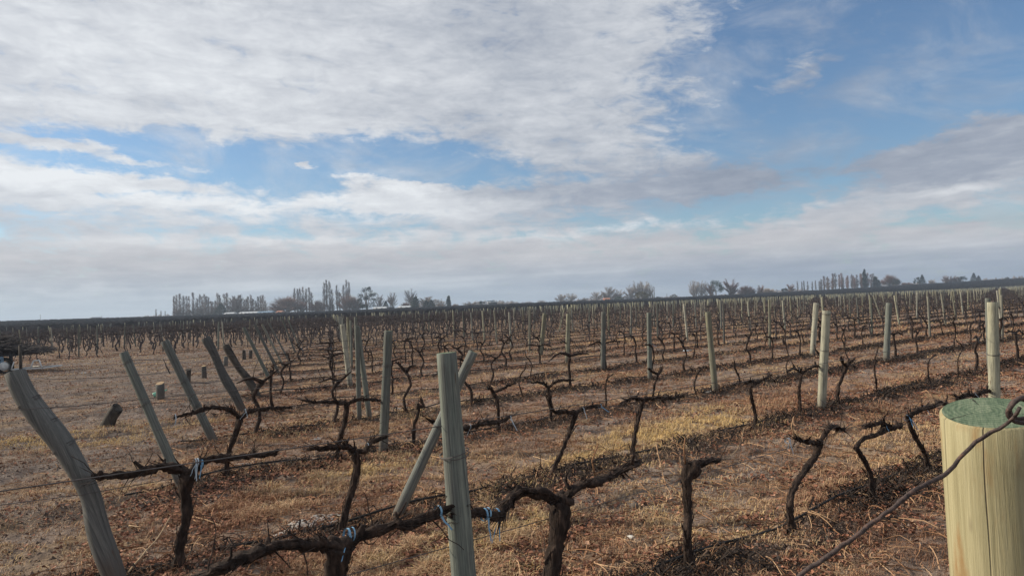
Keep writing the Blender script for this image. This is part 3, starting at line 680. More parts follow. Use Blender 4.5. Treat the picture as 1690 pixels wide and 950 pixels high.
fm, ff = [], []
extra = [(Z, k, n, t + .55, (h * 577) % 1) for Z, k, n, t, h in far_cells if (k >= 15 and (h * 41) % 1 < (.55 if rp(k, t)[0] < 6 else .3))]
for Z, k, n, t, h in far_cells + extra:
    i = int(h * 7919) % NPROT; p = rp(k, t + (h * 97 % 1 - .5) * .2)
    if i % 8 in (2, 4, 6, 7) and (h * 211) % 1 < (.75 if p[0] < 0 else .4): i = (i // 8) * 8 + (0, 1, 3, 5)[int(h * 1301) % 4]
    # the far vineyard keeps its arms long and tangled
    it = (i, p[0], p[1], ROWROT + (math.pi if h * 31 % 1 > .5 else 0), (1.22 if p[0] < 0 else 1.0) + .0 + (h * 53 % 1) * .3, (h * 17 % 1 - .5) * .2)
    (fm if Z < 75 else ff).append(it)
tag(scatter_mesh(fm, mids).obj('distant_grapevines', M['bark_far']), 'dark bare grapevines of the middle distance reading as one tangle', 'grapevines', None, 'stuff')
tag(scatter_mesh(ff, [p[2] for p in protos]).obj('far_grapevines', M['bark_far']), 'tiny bare grapevines in the far rows below the skyline', 'grapevines', None, 'stuff')
print('vines', len(near_cells), len(fm), len(ff))

# ------------------------------------------------------------------ posts
def post_mb(L, r0, taper=.92, sides=20, bend=None, r=rnd, rough=.02, top_slant=0.0):
    mb = MB(); P = [np.array([0, 0, -.15]), np.array([0, 0, L * .5]), np.array([0, 0, L])]
    if bend: P = [np.array(b, float) for b in bend]
    Q = resample(P, .06, 0, r)
    n = len(Q); th = np.linspace(0, 2 * math.pi, sides, endpoint=False)
    rad = np.interp(np.linspace(0, 1, n), [0, 1], [r0, r0 * taper])
    T = np.gradient(Q, axis=0); T /= np.linalg.norm(T, axis=1)[:, None]
    N = np.cross(T, np.array([0, 1., 0.02])); N /= np.linalg.norm(N, axis=1)[:, None]; B = np.cross(T, N)
    ph = r.uniform(0, 6); mod = 1 + rough * np.sin(2 * th + ph)[None] + rough * .8 * np.sin(3 * th - ph)[None] + rough * np.sin(np.arange(n) * .55 + ph)[:, None]
    V = Q[:, None] + (rad[:, None] * mod)[..., None] * (np.cos(th)[None, :, None] * N[:, None] + np.sin(th)[None, :, None] * B[:, None])
    if top_slant: V[-1, :, 2] += top_slant * (V[-1, :, 1] - Q[-1][1])
    # softened top edge
    ctr = V[-1].mean(0); V2 = ctr + (V[-1] - ctr) * .95 + T[-1] * .003
    V = np.concatenate([V, V2[None]]); n += 1
    idx = np.arange(n * sides).reshape(n, sides)
    F = np.stack([idx[:-1], np.roll(idx[:-1], -1, 1), np.roll(idx[1:], -1, 1), idx[1:]], -1).reshape(-1, 4)
    return mb, V.reshape(-1, 3), F, V2, T[-1]
def make_post(root_name, L, r0, mat='post', bend=None, r=rnd, sides=20, taper=.92, rough=.02, slant=0.0, wraps=(), topmat='post_top', nails=0):
    root = bpy.data.objects.new(root_name, None); COL.objects.link(root); root.empty_display_size = .1
    mb, V, F, rim, T = post_mb(L, r0, taper, sides, bend, r, rough, slant)
    mb.add(V, F); mb.obj('shaft', M[mat], root)
    top = MB(); c = rim.mean(0); s = len(rim)
    for q in (1.0, .66, .33): pass
    rings = [rim + T * .0002] + [c + (rim - c) * q + T * .0006 for q in (.66, .33)] + [np.repeat(c[None] + T * .0006, 1, 0)]
    Vt = np.concatenate(rings); Ft = []; Tt = []
    for a in range(2):
        for i in range(s): Ft.append((a * s + i, a * s + (i + 1) % s, (a + 1) * s + (i + 1) % s, (a + 1) * s + i))
    for i in range(s): Tt.append((2 * s + i, 2 * s + (i + 1) % s, 3 * s))
    top.add(Vt, Ft, Tt); top.obj('post_end', M[topmat], root)
    for h_ in wraps:
        w = MB(); cc = np.array([0, 0, h_]);
        if bend: 
            Q = resample([np.array(b, float) for b in bend], .02); cc = Q[np.argmin(abs(Q[:, 2] - h_))]
        for q in range(2):
            ring = [cc + np.array([math.cos(a) * r0 * 1.04, math.sin(a) * r0 * 1.04, q * .006 + .012 * math.sin(a + q)]) for a in np.linspace(0, 6.28, 18)]
            tube(w, ring, .0022, 5, cap=False)
        w.obj('wire_wrap', M['wire'], root)
    return root
def set_post(root, k, t, leanx=0.0, leany=0.0, off=0.0):
    p = rp(k, t, off); root.location = (p[0], p[1], float(gz(*p)) - .0)
    # lean: towards +x (right in the view) and +y (away)
    root.rotation_euler = (-leany, leanx, 0)
PG = 'round wooden trellis posts'
def fixed_post(k, base, top, width, label, mat='post', name='trellis_post', group=PG, bend=None, wraps=(), fwd=0.0, sides=20, rough=.02, taper=.92):
    t, z = on_row(k, *base); p = rp(k, t); Z = p[1]; b = np.array([p[0], p[1], float(gz(*p))])
    e = at_depth(top[0], top[1], Z + fwd); v = e - b; L = float(np.linalg.norm(v)); r0 = width / 2 / FPX * Z
    bl = None
    if bend:
        bl = [np.array([0, 0, -.2])] + [np.array([bx * L, by * L, bz * L]) for bx, by, bz in bend] + [np.array([0, 0, L])]
    root = make_post(name, L, r0, mat, bl, random.Random(int(base[0])), sides, taper, rough, wraps=[w_ * L for w_ in wraps])
    root.location = b; q = Vector(v).to_track_quat('Z', 'Y'); root.rotation_mode = 'QUATERNION'
    # keep the roll of the frame predictable
    zax = Vector(v).normalized(); xax = Vector((1, 0, 0)); xax = (xax - zax * xax.dot(zax)).normalized(); yax = zax.cross(xax)
    root.rotation_quaternion = Matrix((xax, yax, zax)).transposed().to_quaternion()
    tag(root, label, 'post', group); return root
fixed_post(0, (778, 1117), (737, 583), 46, 'thick grey green post with a long split down its face, foremost in the vineyard', wraps=(.68,), taper=.70, sides=32)
fixed_post(1, (655, 855), (781, 581), 18, 'grey green pole slanting behind the split post, leaning to the right', wraps=(.55,))
fixed_post(2, (632, 746), (641, 546), 15, 'upright round grey post with a wire around it, left of the split post', wraps=(.72,))
fixed_post(1, (1356, 688), (1364, 513), 14, 'pale wooden post leaning slightly right, before the thick Y-headed vine', 'post_pale', wraps=(.97, .6))
fixed_post(2, (1181, 655), (1168, 515), 10, 'pale post leaning left beside the S-curved thin vine', 'post_pale')
fixed_post(0, (1643, 732), (1638, 499), 18, 'pale round post standing directly behind the big sawn post', 'post_pale', wraps=(.62,))
fixed_post(1, (1634, 610), (1630, 492), 9, 'slim greenish post just left of the pale post behind the big sawn one', 'post')
fixed_post(2, (1463, 600), (1467, 500), 10, 'greenish post with a clean top above the whip-like vine', 'post')
fixed_post(3, (1073, 633), (1071, 516), 8, 'dark grey post behind the black claw-headed vine', 'post')
fixed_post(3, (610, 697), (590, 540), 9, 'thin post leaning left whose foot stands near the round post', 'post')
fixed_post(3, (592, 663), (589, 538), 8, 'dark upright post crossing the thin leaning one', 'post')
fixed_post(4, (995, 612), (996, 515), 8, 'grey post between two thin vines, right of centre', 'post')
fixed_post(5, (936, 600), (938, 518), 7, 'pale green post just left of the photo centre line of posts', 'post_pale')
fixed_post(6, (892, 588), (899, 517), 7, 'short pale post leaning right above the wavy-armed vine', 'post_pale')
fixed_post(5, (578, 636), (565, 535), 9, 'yellowish post leaning left in the post cluster', 'post_pale')
fixed_post(3, (1341, 588), (1347, 500), 9, 'pale post leaning right behind the pale leaning post', 'post_pale')
taken_posts = [(1356, 688, 1), (1181, 655, 2)]
# leaning end posts of the rows
EG = 'leaning posts at the row ends'
fixed_post(1, (188, 990), (24, 614), 34, 'thick crooked weathered trunk post leaning left with wires around it', 'post_old', 'end_post', EG,
           bend=[(.03, .0, .2), (.062, .01, .38), (.062, 0, .55), (.048, 0, .66), (.018, 0, .78), (-.004, 0, .9)], wraps=(.62, .74, .86), rough=.09, taper=1.0, sides=28)
fixed_post(2, (300, 792), (204, 582), 16, 'leaning grey green end post rising behind the tall-trunked vine', 'post', 'end_post', EG, wraps=(.93, .62))
fixed_post(3, (353, 732), (272, 563), 14, 'leaning green end post, second slim one from the crooked trunk post', 'post', 'end_post', EG, wraps=(.6, .35))
fixed_post(4, (400, 684), (339, 558), 14, 'leaning weathered rough end post with a knot near its foot', 'post_old', 'end_post', EG, bend=[(.012, 0, .2), (-.012, .01, .5), (.008, 0, .8)], rough=.10, wraps=(.7,))
fixed_post(5, (424, 655), (372, 570), 13, 'leaning end post with a blackened broken top', 'post_burnt', 'end_post', EG, bend=[(.02, 0, .3), (-.01, 0, .6)], rough=.08)
# posts on the grid
plist = []
for k in range(0, KMAX + 1):
    D = D0 + DR * k
    for j in range(-70, 80):
        t = (1.95 if k < 3 else 1.95) + TV * k + 6.75 * j
        if k < KBLOCK and (t < t_end(k) + 1.2): continue
        p = rp(k, t)
        if p[1] < 3 or not in_view(*p) or p[1] > 395: continue
        if k == 0 and t < 13: continue
        if k == 1 and t < 19: continue
        if k == 2 and t < 19: continue
        if k == 3 and t < 13.5: continue
        if k == 3 and 17 < t < 22: continue
        if k == 4 and t < 14.5: continue
        if k == 5 and t < 15.5: continue
        if k == 6 and 13 < t < 17: continue
        if k >= KBLOCK and p[0] < 0 and hash2(np.array([k]), np.array([j]), 5)[0] < .55: continue
        plist.append((p[1], k, j, t, 'row'))
for k in (6, 7, 8, 9, 11, 13):
    p = rp(k, t_end(k)); plist.append((p[1], k, -99, t_end(k), 'end'))
plist.sort()
pm_r = [random.Random(900 + i) for i in range(6)]
pvar = []
for i in range(6):
    mat = ['post', 'post_pale', 'post', 'post_pale', 'post', 'post'][i]
    mb, V, F, rim, T = post_mb(1.37, [.041, .042, .036, .038, .045, .033][i], .92, 12, None, pm_r[i])
    s = len(rim); mb.add(V, F); mb.add(np.concatenate([rim, rim.mean(0)[None]]), None, [(a, (a + 1) % s, s) for a in range(s)])
    pvar.append(mb.mesh('trellis_post', M[mat]))
LP = 300 - 22; pc = {}
for Z, k, j, t, kind in sorted(plist[:LP], key=lambda c: (c[1], c[3])):
    r = random.Random(k * 77 + j + 5000); i = r.randrange(6)
    if pix(*rp(k, t), .5)[0] > 1150 and r.random() < .6: i = r.choice((1, 3))
    o = link(bpy.data.objects.new('trellis_post' if kind == 'row' else 'end_post', pvar[i])); p = rp(k, t + r.uniform(-.06, .06))
    o.location = (p[0], p[1], float(gz(*p)))
    tone = 'pale' if i in (1, 3) else 'grey green'
    if kind == 'end':
        o.rotation_euler = (r.uniform(-.05, .05), -r.uniform(.32, .5), 0); o.scale = (.95, .95, 1.06)
        tag(o, f'leaning {tone} end post at the left end of the {ROWNAME(k)}', 'post', EG)
    else:
        o.rotation_euler = (r.gauss(0, .035), r.gauss(.03, .035), r.uniform(0, 6)); z = r.uniform(.96, 1.06); o.scale = (1, 1, z)
        pc[k] = pc.get(k, 0) + 1
        # broken leaning ones now and then
        if r.random() < .05: o.rotation_euler[1] += r.choice((-.25, .2))
        lean = ' leaning' if abs(o.rotation_euler[1]) > .12 else ''
        tag(o, f'slim{lean} {tone} trellis post, {ordinal(pc[k])} from the left in the {ROWNAME(k)}', 'post', PG)
fb = []
fp_src = []
for q in (.038, .033):
    b_ = MB(); tube(b_, [np.array([0, 0, -.1]), np.array([0, 0, 1.4])], q, 5); fp_src.append(b_)
fl = [[], []]
for Z, k, j, t, kind in plist[LP:]:
    r = random.Random(k * 77 + j); p = rp(k, t)
    fl[0 if r.random() < .5 else 1].append((r.randrange(2), p[0], p[1], 0, r.uniform(.95, 1.08), r.gauss(0, .04) - (.4 if kind == 'end' else 0)))
# the far edge of the vineyard: closely spaced end posts
for s_ in range(0, 420):
    t = -130 + s_ * 1.5 + (s_ * 37 % 11) * .06; p = rp(KMAX, t, 3.0)
    if in_view(*p): fl[s_ % 2].append((s_ % 2, p[0], p[1], 0, 1.05, 0))
for L_, mt in zip(fl, ('post', 'post_pale')):
    tag(scatter_mesh(L_, fp_src).obj('far_posts', M[mt]), 'tiny wooden posts scattered through the far rows' if mt == 'post' else 'tiny pale wooden posts scattered through the far rows', 'posts', None, 'stuff')
print('posts', len(plist))

# big sawn corner post near the camera, with a rusty wire on it
BZ = 1.02
def big_post():
    c = at_depth(1661, 684, BZ); top = c[2]; r0 = .0655
    root = make_post('fence_post', top, r0, 'post_big', None, random.Random(3), 48, .985, .012, slant=.20)
    root.location = (c[0], c[1], 0); root.rotation_euler = (0, RAD(-.6), RAD(-30))
    tag(root, 'big round yellowish post with a green sawn top, cut by the right edge', 'post')
    return c, r0
bc, br = big_post()
mb = MB()
wp = [(1683, 672, .86), (1672, 690, .87), (1650, 706, .88), (1620, 722, .885), (1590, 748, .885), (1567, 776, .88), (1545, 790, .87), (1510, 808, .86), (1460, 848, .85), (1400, 892, .84), (1330, 942, .83), (1270, 992, .82), (1160, 1080, .8)]
W = resample([at_depth(a, b_, z) for a, b_, z in wp], .008, .0008, random.Random(4)); tube(mb, W, [.0021, .0024, .0025, .0026, .0027], 10, .08, 2)
tag(mb.obj('rusty_wire', M['rust']), 'thick rusty kinked wire running down from the top of the big sawn post', 'wire')
mb = MB(); a0 = at_depth(1684, 676, .89)
ring = [a0 + np.array([.017 * math.cos(q), .004 * math.sin(2 * q) + (-.004), .015 * math.sin(q)]) for q in np.linspace(0, 6.5, 30)]
tube(mb, ring, .0028, 10, .1, 2)
ring2 = [a0 + np.array([.004 + .013 * math.cos(q), .006, .012 * math.sin(q)]) for q in np.linspace(.5, 5.5, 20)]
tube(mb, ring2, .0026, 8, .1, 2)
tag(mb.obj('wire_loop', M['rust']), 'rusty eye of twisted wire on top of the big sawn post', 'wire loop')

# ------------------------------------------------------------------ wires and hoses along the rows
for k in range(0, 14):
    t0 = (t_end(k) - (1.1 if k > 1 else .6)); t1 = min(130, 3.4 * (D0 + DR * k) / .64)
    for hgt, wd in ((.60, 'low'), (1.12, 'high')):
        mb = MB(); P = []; n = int((t1 - t0) / .5); r = random.Random(k * 9 + int(hgt * 10))
        for i in range(n + 1):
            t = t0 + (t1 - t0) * i / n; p = rp(k, t, .04); P.append((p[0], p[1], hgt - .03 * math.sin(math.pi * ((t - TV * k) / 6.7 % 1)) + float(terrain(*p))))
        P[0] = (*rp(k, t0, .04), hgt + .02)
        tube(mb, P, .0021 if k < 3 else .0030 if k < 8 else .004, 4, cap=False, r=r)
        tag(mb.obj('trellis_wire', M['wire']), f'{wd} thin trellis wire strung along the {ROWNAME(k)}', 'wire', 'trellis wires')
for k in range(0, 15):
    t0 = max(t_end(k) - .5, -2 if k else .3); t1 = 3.4 * (D0 + DR * k) / .64; P = []; r = random.Random(k)
    n = int((t1 - t0) / .3); w = 0
    for i in range(n + 1):
        t = t0 + (t1 - t0) * i / n; w = w * .8 + r.uniform(-.02, .02); p = rp(k, t, .10 + w)
        P.append((p[0], p[1], float(gz(*p)) + .018 + max(0, .05 * math.sin(t * 2.1 + k) * math.sin(t * .7))))
    mb = MB(); tube(mb, P, .0095 if k < 5 else .012, 6, cap=False, r=r)
    tag(mb.obj('drip_hose', M['hose']), f'black irrigation hose lying along the foot of the {ROWNAME(k)}', 'hose', 'drip hoses')

# ------------------------------------------------------------------ ground cover
def scatter_pts(n, r0, r1, power=0.0):
    """points spread evenly over the picture: log-uniform in distance"""
    a = rng.uniform(-RAD(38), RAD(38), n); u = rng.random(n)
    r = np.exp(np.log(r0) + u * (np.log(r1) - np.log(r0))) / np.cos(a) ** .5
    return r * np.sin(a), r * np.cos(a), r
def fields(x, y):
    D = x * ROWN[0] + y * ROWN[1]; t = x * ROWD[0] + y * ROWD[1]
    band = np.abs(((D - D0) / DR + .5) % 1 - .5) * DR
    head = (t - D * TV / DR < -2.0) & (D < 37)
    straw = fbm(t * .55 + 9, D * 1.4, 4, 31); red = fbm(t * .5, D * 1.1, 4, 71)
    return D, t, band, head, straw, red
# golden patches read off the photograph
PATCH = [ground_at(*q)[:2] for q in [(470, 820), (560, 790), (430, 845), (700, 930), (860, 870), (1200, 690), (1120, 700), (1260, 668), (180, 720), (620, 925), (800, 900), (340, 700), (60, 730), (500, 810), (740, 905), (960, 760), (1080, 715)]]
PR = [.45, .35, .3, .35, .3, .9, .8, .8, .8, .35, .3, .5, .7, .4, .35, .35, .7]
def patchw(x, y):
    w = np.zeros_like(x)
    for (a, b), r in zip(PATCH, PR):
        u, v = (x - a) * ROWD[0] + (y - b) * ROWD[1], (x - a) * ROWN[0] + (y - b) * ROWN[1]
        w = np.maximum(w, np.exp(-((u / (r * 1.6)) ** 2 + (v / (r * .8)) ** 2)))
    return w
def blades(n, r0, r1, hmin, hmax, wid, thr, seed, tone):
    x, y, r = scatter_pts(n, r0, r1); D, t, band, head, straw, red = fields(x, y); pw = patchw(x, y)
    clump = fbm(x * 7, y * 7, 2, seed)
    dens = np.clip((straw - thr) * 6, 0, 1) * np.where(head, .75, 1) * np.where(band < .16, .45, 1) + pw * 1.4 + .26
    keep = rng.random(n) < dens * np.clip((clump - .30) * 4, 0, 1)
    x, y, r, pw, clump, head = x[keep], y[keep], r[keep], pw[keep], clump[keep], head[keep]; n = len(x)
    z = gz(x, y) - .004; a = rng.uniform(0, 6.283, n); ln = rng.uniform(.25, 1.5, n)
    h = rng.uniform(hmin, hmax, n) * (.55 + .9 * clump) * np.where(head, .8, 1) * (1 + .45 * pw); w = wid * rng.uniform(.6, 1.4, n) * (1 + r / 14)
    dx, dy = np.cos(a), np.sin(a); sx, sy = -dy * w, dx * w
    # face the blade mostly any way; bend along (dx,dy)
    b0 = np.stack([x - sx, y - sy, z], -1); b1 = np.stack([x + sx, y + sy, z], -1)
    m0 = np.stack([x - sx * .8 + dx * h * ln * .3, y - sy * .8 + dy * h * ln * .3, z + h * .62], -1)
    m1 = np.stack([x + sx * .8 + dx * h * ln * .3, y + sy * .8 + dy * h * ln * .3, z + h * .62], -1)
    e = np.stack([x + dx * h * ln, y + dy * h * ln, z + h * (1.0 - .25 * ln)], -1)
    V = np.stack([b0, b1, m1, m0, e], 1).reshape(-1, 3); k = np.arange(n) * 5
    mb = MB(); base_ = np.clip((fbm(x * .8, y * .8, 3, 55) - .5) * 1.5, -.3, .3); v = np.clip(tone + base_ + rng.normal(0, .17, n) + pw * .30, 0, 1)
    mb.add(V, np.stack([k, k + 1, k + 2, k + 3], -1), np.stack([k + 3, k + 2, k + 4], -1), np.repeat(v, 5)); return mb
tag(blades(950000, 3.4, 34, .014, .060, .0014, .52, 201, .32).obj('dry_grass', M['grass'], smooth=False), 'short dry straw coloured grass between the vine rows', 'grass', None, 'stuff')
tag(blades(260000, 24, 110, .03, .09, .003, .50, 202, .36).obj('far_dry_grass', M['grass'], smooth=False), 'thin dry grass further out between the vine rows', 'grass', None, 'stuff')
def base_tufts():
    """grass, stems and soil crumbs gathered round the feet of the near posts and vines"""
    mb = MB(); P = [(o.location[0], o.location[1]) for o in COL.objects if o.parent is None and o.name.split('.')[0] in ('grapevine', 'trellis_post', 'end_post', 'tree_stump') and o.location[1] < 24]
    for bx, by in P:
        n = 70; a = rng.uniform(0, 6.283, n); rr = .03 + rng.exponential(.045, n); x = bx + np.cos(a) * rr; y = by + np.sin(a) * rr; z = gz(x, y) - .01
        h = rng.uniform(.02, .10, n) * np.exp(-rr * 5); w = .0018 * (1 + by / 12); th = a + rng.normal(0, .7, n); d_ = np.stack([np.cos(th), np.sin(th)], -1); sx, sy = -np.sin(th) * w, np.cos(th) * w; ln = rng.uniform(.1, .9, n)
        V = np.stack([np.stack([x - sx, y - sy, z], -1), np.stack([x + sx, y + sy, z], -1), np.stack([x + d_[:, 0] * h * ln, y + d_[:, 1] * h * ln, z + h], -1)], 1).reshape(-1, 3); k = np.arange(n) * 3
        mb.add(V, None, np.stack([k, k + 1, k + 2], -1), np.repeat(np.clip(rng.normal(.25, .2, n), 0, 1), 3))
    return mb
tag(base_tufts().obj('base_grass', M['grass'], smooth=False), 'dead grass gathered at the feet of posts and vines', 'grass', None, 'stuff')
def flat_leaves(n, r0, r1, size, thr):
    x, y, r = scatter_pts(n, r0, r1); D, t, band, head, straw, red = fields(x, y)
    dens = np.clip((red - thr) * 5, 0, 1) * np.where(head, .12, 1) + np.where((band < .50) & (band > .22) & ~head, .45, .06)
    clump = fbm(x * 5, y * 5, 2, 91); keep = rng.random(n) < dens * np.clip((clump - .25) * 3, .05, 1)
    x, y, r = x[keep], y[keep], r[keep]; n = len(x); z = gz(x, y) + rng.uniform(.002, .022, n)
    s = size * rng.uniform(.5, 1.35, n) * (1 + r / 25); a = rng.uniform(0, 6.283, n)
    u = np.stack([np.cos(a), np.sin(a), rng.normal(0, .35, n)], -1); u /= np.linalg.norm(u, axis=1)[:, None]
    nn = np.stack([rng.normal(0, .45, n), rng.normal(0, .45, n), np.ones(n)], -1); v = np.cross(nn, u); v /= np.linalg.norm(v, axis=1)[:, None]
    up = np.cross(u, v); c = np.stack([x, y, z], -1); S = s[:, None]; curl = rng.uniform(-.1, .5, n)[:, None]
    P = [c - u * S * .6, c - u * S * .15 + v * S * .55 + up * S * curl, c + u * S * .35 + v * S * .38 + up * S * curl * .9, c + u * S * .7 + up * S * curl * .4, c + u * S * .35 - v * S * .38 + up * S * curl * .7, c - u * S * .15 - v * S * .55 + up * S * curl]
    V = np.stack(P, 1).reshape(-1, 3); k = np.arange(n) * 6; mb = MB()
    mb.add(V, np.concatenate([np.stack([k, k + 1, k + 2, k + 3], -1), np.stack([k, k + 3, k + 4, k + 5], -1)]), None, np.repeat(np.clip(rng.normal(.48, .24, n), 0, 1), 6)); return mb
tag(flat_leaves(300000, 3.4, 40, .018, .45).obj('fallen_leaves', M['leaf'], smooth=False), 'curled reddish brown dead vine leaves littering the soil', 'leaves', None, 'stuff')
def twigs(n, r0, r1, mat_tone):
    x, y, r = scatter_pts(n, r0, r1); D, t, band, head, straw, red = fields(x, y)
    keep = rng.random(n) < np.where(head, .12, np.where(band < .25, .3, .6)); x, y, r = x[keep], y[keep], r[keep]; n = len(x)
    L = rng.uniform(.05, .38, n); a = np.where(rng.random(n) < .5, ROWROT, 0) + rng.uniform(-1.6, 1.6, n); cv = rng.normal(0, .22, n); w = rng.uniform(.0012, .003, n) * (1 + r / 14)
    S = 5; Vs = []
    lift = rng.uniform(.0, .06, n) * (rng.random(n) < .5)
    for i in range(S):
        s = i / (S - 1); px = x + np.cos(a) * L * s - np.sin(a) * cv * L * s * s; py = y + np.sin(a) * L * s + np.cos(a) * cv * L * s * s
        pz = gz(px, py) + .010 + lift * 4 * s * (1 - s)
        for j in range(3):
            th = j * 2.094; Vs.append(np.stack([px - np.sin(a) * w * math.cos(th), py + np.cos(a) * w * math.cos(th), pz + w * math.sin(th)], -1))
    V = np.stack(Vs, 1).reshape(-1, 3); k = np.arange(n) * 15; Q = []
    for i in range(S - 1):
        for j in range(3):
            Q.append(np.stack([k + i * 3 + j, k + i * 3 + (j + 1) % 3, k + i * 3 + 3 + (j + 1) % 3, k + i * 3 + 3 + j], -1))
    mb = MB(); mb.add(V, np.concatenate(Q), None, np.repeat(np.clip(rng.normal(mat_tone, .22, n), 0, 1), 15)); return mb
tag(twigs(16000, 3.4, 36, .5).obj('pruning_litter', M['cane'], smooth=False), 'small broken vine prunings scattered over the ground', 'twigs', None, 'stuff')
def clods(n, r0, r1):
    x, y, r = scatter_pts(n, r0, r1); D, t, band, head, straw, red = fields(x, y); keep = rng.random(n) < np.where(band < .3, 1, .4); x, y, r = x[keep], y[keep], r[keep]; n = len(x)
    s = (np.minimum(rng.exponential(.0035, n), .014) + .0025) * (1 + r / 22); z = gz(x, y); c = np.stack([x, y, z], -1)
    oct_ = np.array([[1, 0, 0], [-1, 0, 0], [0, 1, 0], [0, -1, 0], [0, 0, 1], [0, 0, -1.]]); V = (c[:, None] + oct_[None] * s[:, None, None] * rng.uniform(.5, 1.4, (n, 6, 1))).reshape(-1, 3)
    F = np.array([(0, 2, 4), (2, 1, 4), (1, 3, 4), (3, 0, 4), (2, 0, 5), (1, 2, 5), (3, 1, 5), (0, 3, 5)]); mb = MB()
    mb.add(V, None, (F[None] + (np.arange(n) * 6)[:, None, None]).reshape(-1, 3), np.repeat(rng.random(n), 6)); return mb
M['clod'] = simple('soil_clods', [(.1, (.05, .037, .03)), (.5, (.14, .10, .08)), (.95, (.27, .21, .17))], 4, usev=True)
tag(clods(110000, 3.4, 30).obj('soil_clods', M['clod'], smooth=False), 'small crumbled clods of brown soil', 'clods', None, 'stuff')
# dark tangles of weed and debris under the near rows
def row_tangle():
    mb = MB()
    for k in range(0, 26):
        n = int(13000 / (1 + k * .22)); t = rng.uniform(t_end(k) - .5, 3.3 * (D0 + DR * k) / .64 , n); keep = rng.random(n) < np.clip((fbm(t * 1.2, np.full(n, k * 3.), 3, 8) - .30) * 4, .05, 1); t = t[keep]; n = len(t)
        off = rng.normal(0, .13, n) + .05; x = ROWN[0] * (D0 + DR * k + off) + ROWD[0] * t; y = ROWN[1] * (D0 + DR * k + off) + ROWD[1] * t
        ok = y > 1.5; x, y = x[ok], y[ok]; n = len(x); r = np.hypot(x, y)
        z = gz(x, y); a = rng.uniform(0, 6.283, n); L = rng.uniform(.03, .085, n); L = L * (1 + r / 60); w = rng.uniform(.0015, .004, n) * (1 + r / 10); e = rng.uniform(.1, 1.0, n)
        p0 = np.stack([x, y, z], -1); p1 = p0 + np.stack([np.cos(a) * L, np.sin(a) * L, L * e], -1); p2 = p1 + np.stack([np.cos(a + .8) * L * .7, np.sin(a + .8) * L * .7, -L * e * .4], -1); sd_ = np.stack([-np.sin(a) * w, np.cos(a) * w, w * .4], -1)
        V = np.stack([p0 - sd_, p0 + sd_, p1 + sd_, p1 - sd_, p2], 1).reshape(-1, 3); i = np.arange(n) * 5
        mb.add(V, np.stack([i, i + 1, i + 2, i + 3], -1), np.stack([i + 3, i + 2, i + 4], -1), np.repeat(np.clip(rng.normal(.4, .25, n), 0, 1), 5))
    return mb
M['tangle'] = simple('dark_weed_stems', [(.1, (.014, .011, .010)), (.6, (.036, .027, .023)), (.97, (.13, .085, .06))], 4, usev=True)
tag(row_tangle().obj('weed_tangle', M['tangle'], smooth=False), 'dark dead weeds tangled along the drip hoses', 'weeds', None, 'stuff')

# ------------------------------------------------------------------ single things lying about
def place_world(mb, name, mat, at, label, cat, group=None):
    o = mb.obj(name, M[mat]); o.location = at; return tag(o, label, cat, group)
def cane(pts, r0, label, mat='cane', hs=None):
    """pts: (px, py, height above ground)"""
    P = []
    for a, b, h in pts:
        p = ground_at(a, b, h); P.append(np.array([p[0], p[1], float(gz(p[0], p[1])) + h]))
    o0 = P[0]; Q = resample([p - o0 for p in P], .04, .002, rnd); mb = MB(); tube(mb, Q, [r0, r0 * .8, r0 * .5], 6, .1)
    return place_world(mb, 'pruned_cane', mat, tuple(o0), label, 'cane', 'cut vine canes')
cane([(195, 975, .01), (235, 920, .08), (262, 880, .12), (280, 850, .16)], .006, 'long straight pale stick propped up near the bottom left corner', 'stick')
cane([(213, 864, .02), (232, 864, .05), (244, 872, .01)], .004, 'short curved pale cane left of the tall-trunked vine', 'stick')
cane([(236, 885, .01), (250, 862, .08), (253, 850, .13)], .004, 'small upright cane beside the long pale stick')
cane([(316, 849, .02), (345, 855, .03), (368, 864, .01)], .005, 'orange cane lying right of the tall-trunked vine trunk')
cane([(320, 856, .02), (340, 866, .02), (352, 876, .01)], .004, 'second orange cane just below the first by the tall vine')
cane([(1083, 733, .30), (1090, 765, .15), (1098, 795, .04), (1107, 808, .01)], .005, 'orange cane standing slanted between the T vine and sawn-head vine')
cane([(1130, 760, .22), (1131, 775, .10), (1127, 790, .02)], .004, 'short upright cane behind the sawn-head vine')
cane([(1195, 757, .01), (1212, 744, .06), (1222, 728, .14), (1228, 708, .24)], .005, 'curved bright cane rising like a bow in mid vineyard', 'stick')
cane([(975, 925, .01), (1000, 937, .03), (1050, 945, .02), (1105, 950, .01)], .005, 'long reddish cane lying flat at the bottom edge, left of the sawn-head vine')
cane([(1428, 797, .02), (1445, 793, .06), (1462, 801, .02)], .004, 'pale arched cane right of the S-bent vine foot', 'stick')
cane([(1375, 873, .02), (1400, 890, .02), (1440, 925, .01)], .004, 'thin orange cane lying beside the rusty wire')
cane([(1310, 850, .01), (1340, 855, .03), (1385, 868, .01)], .004, 'red cane lying behind the slanting hooked vine foot')
cane([(880, 752, .01), (905, 758, .04), (935, 768, .01)], .004, 'orange cane on the ground left of the slanting ribboned vine')
cane([(960, 740, .02), (990, 748, .05), (1025, 757, .01)], .004, 'arched orange cane lying before the T-armed vine')
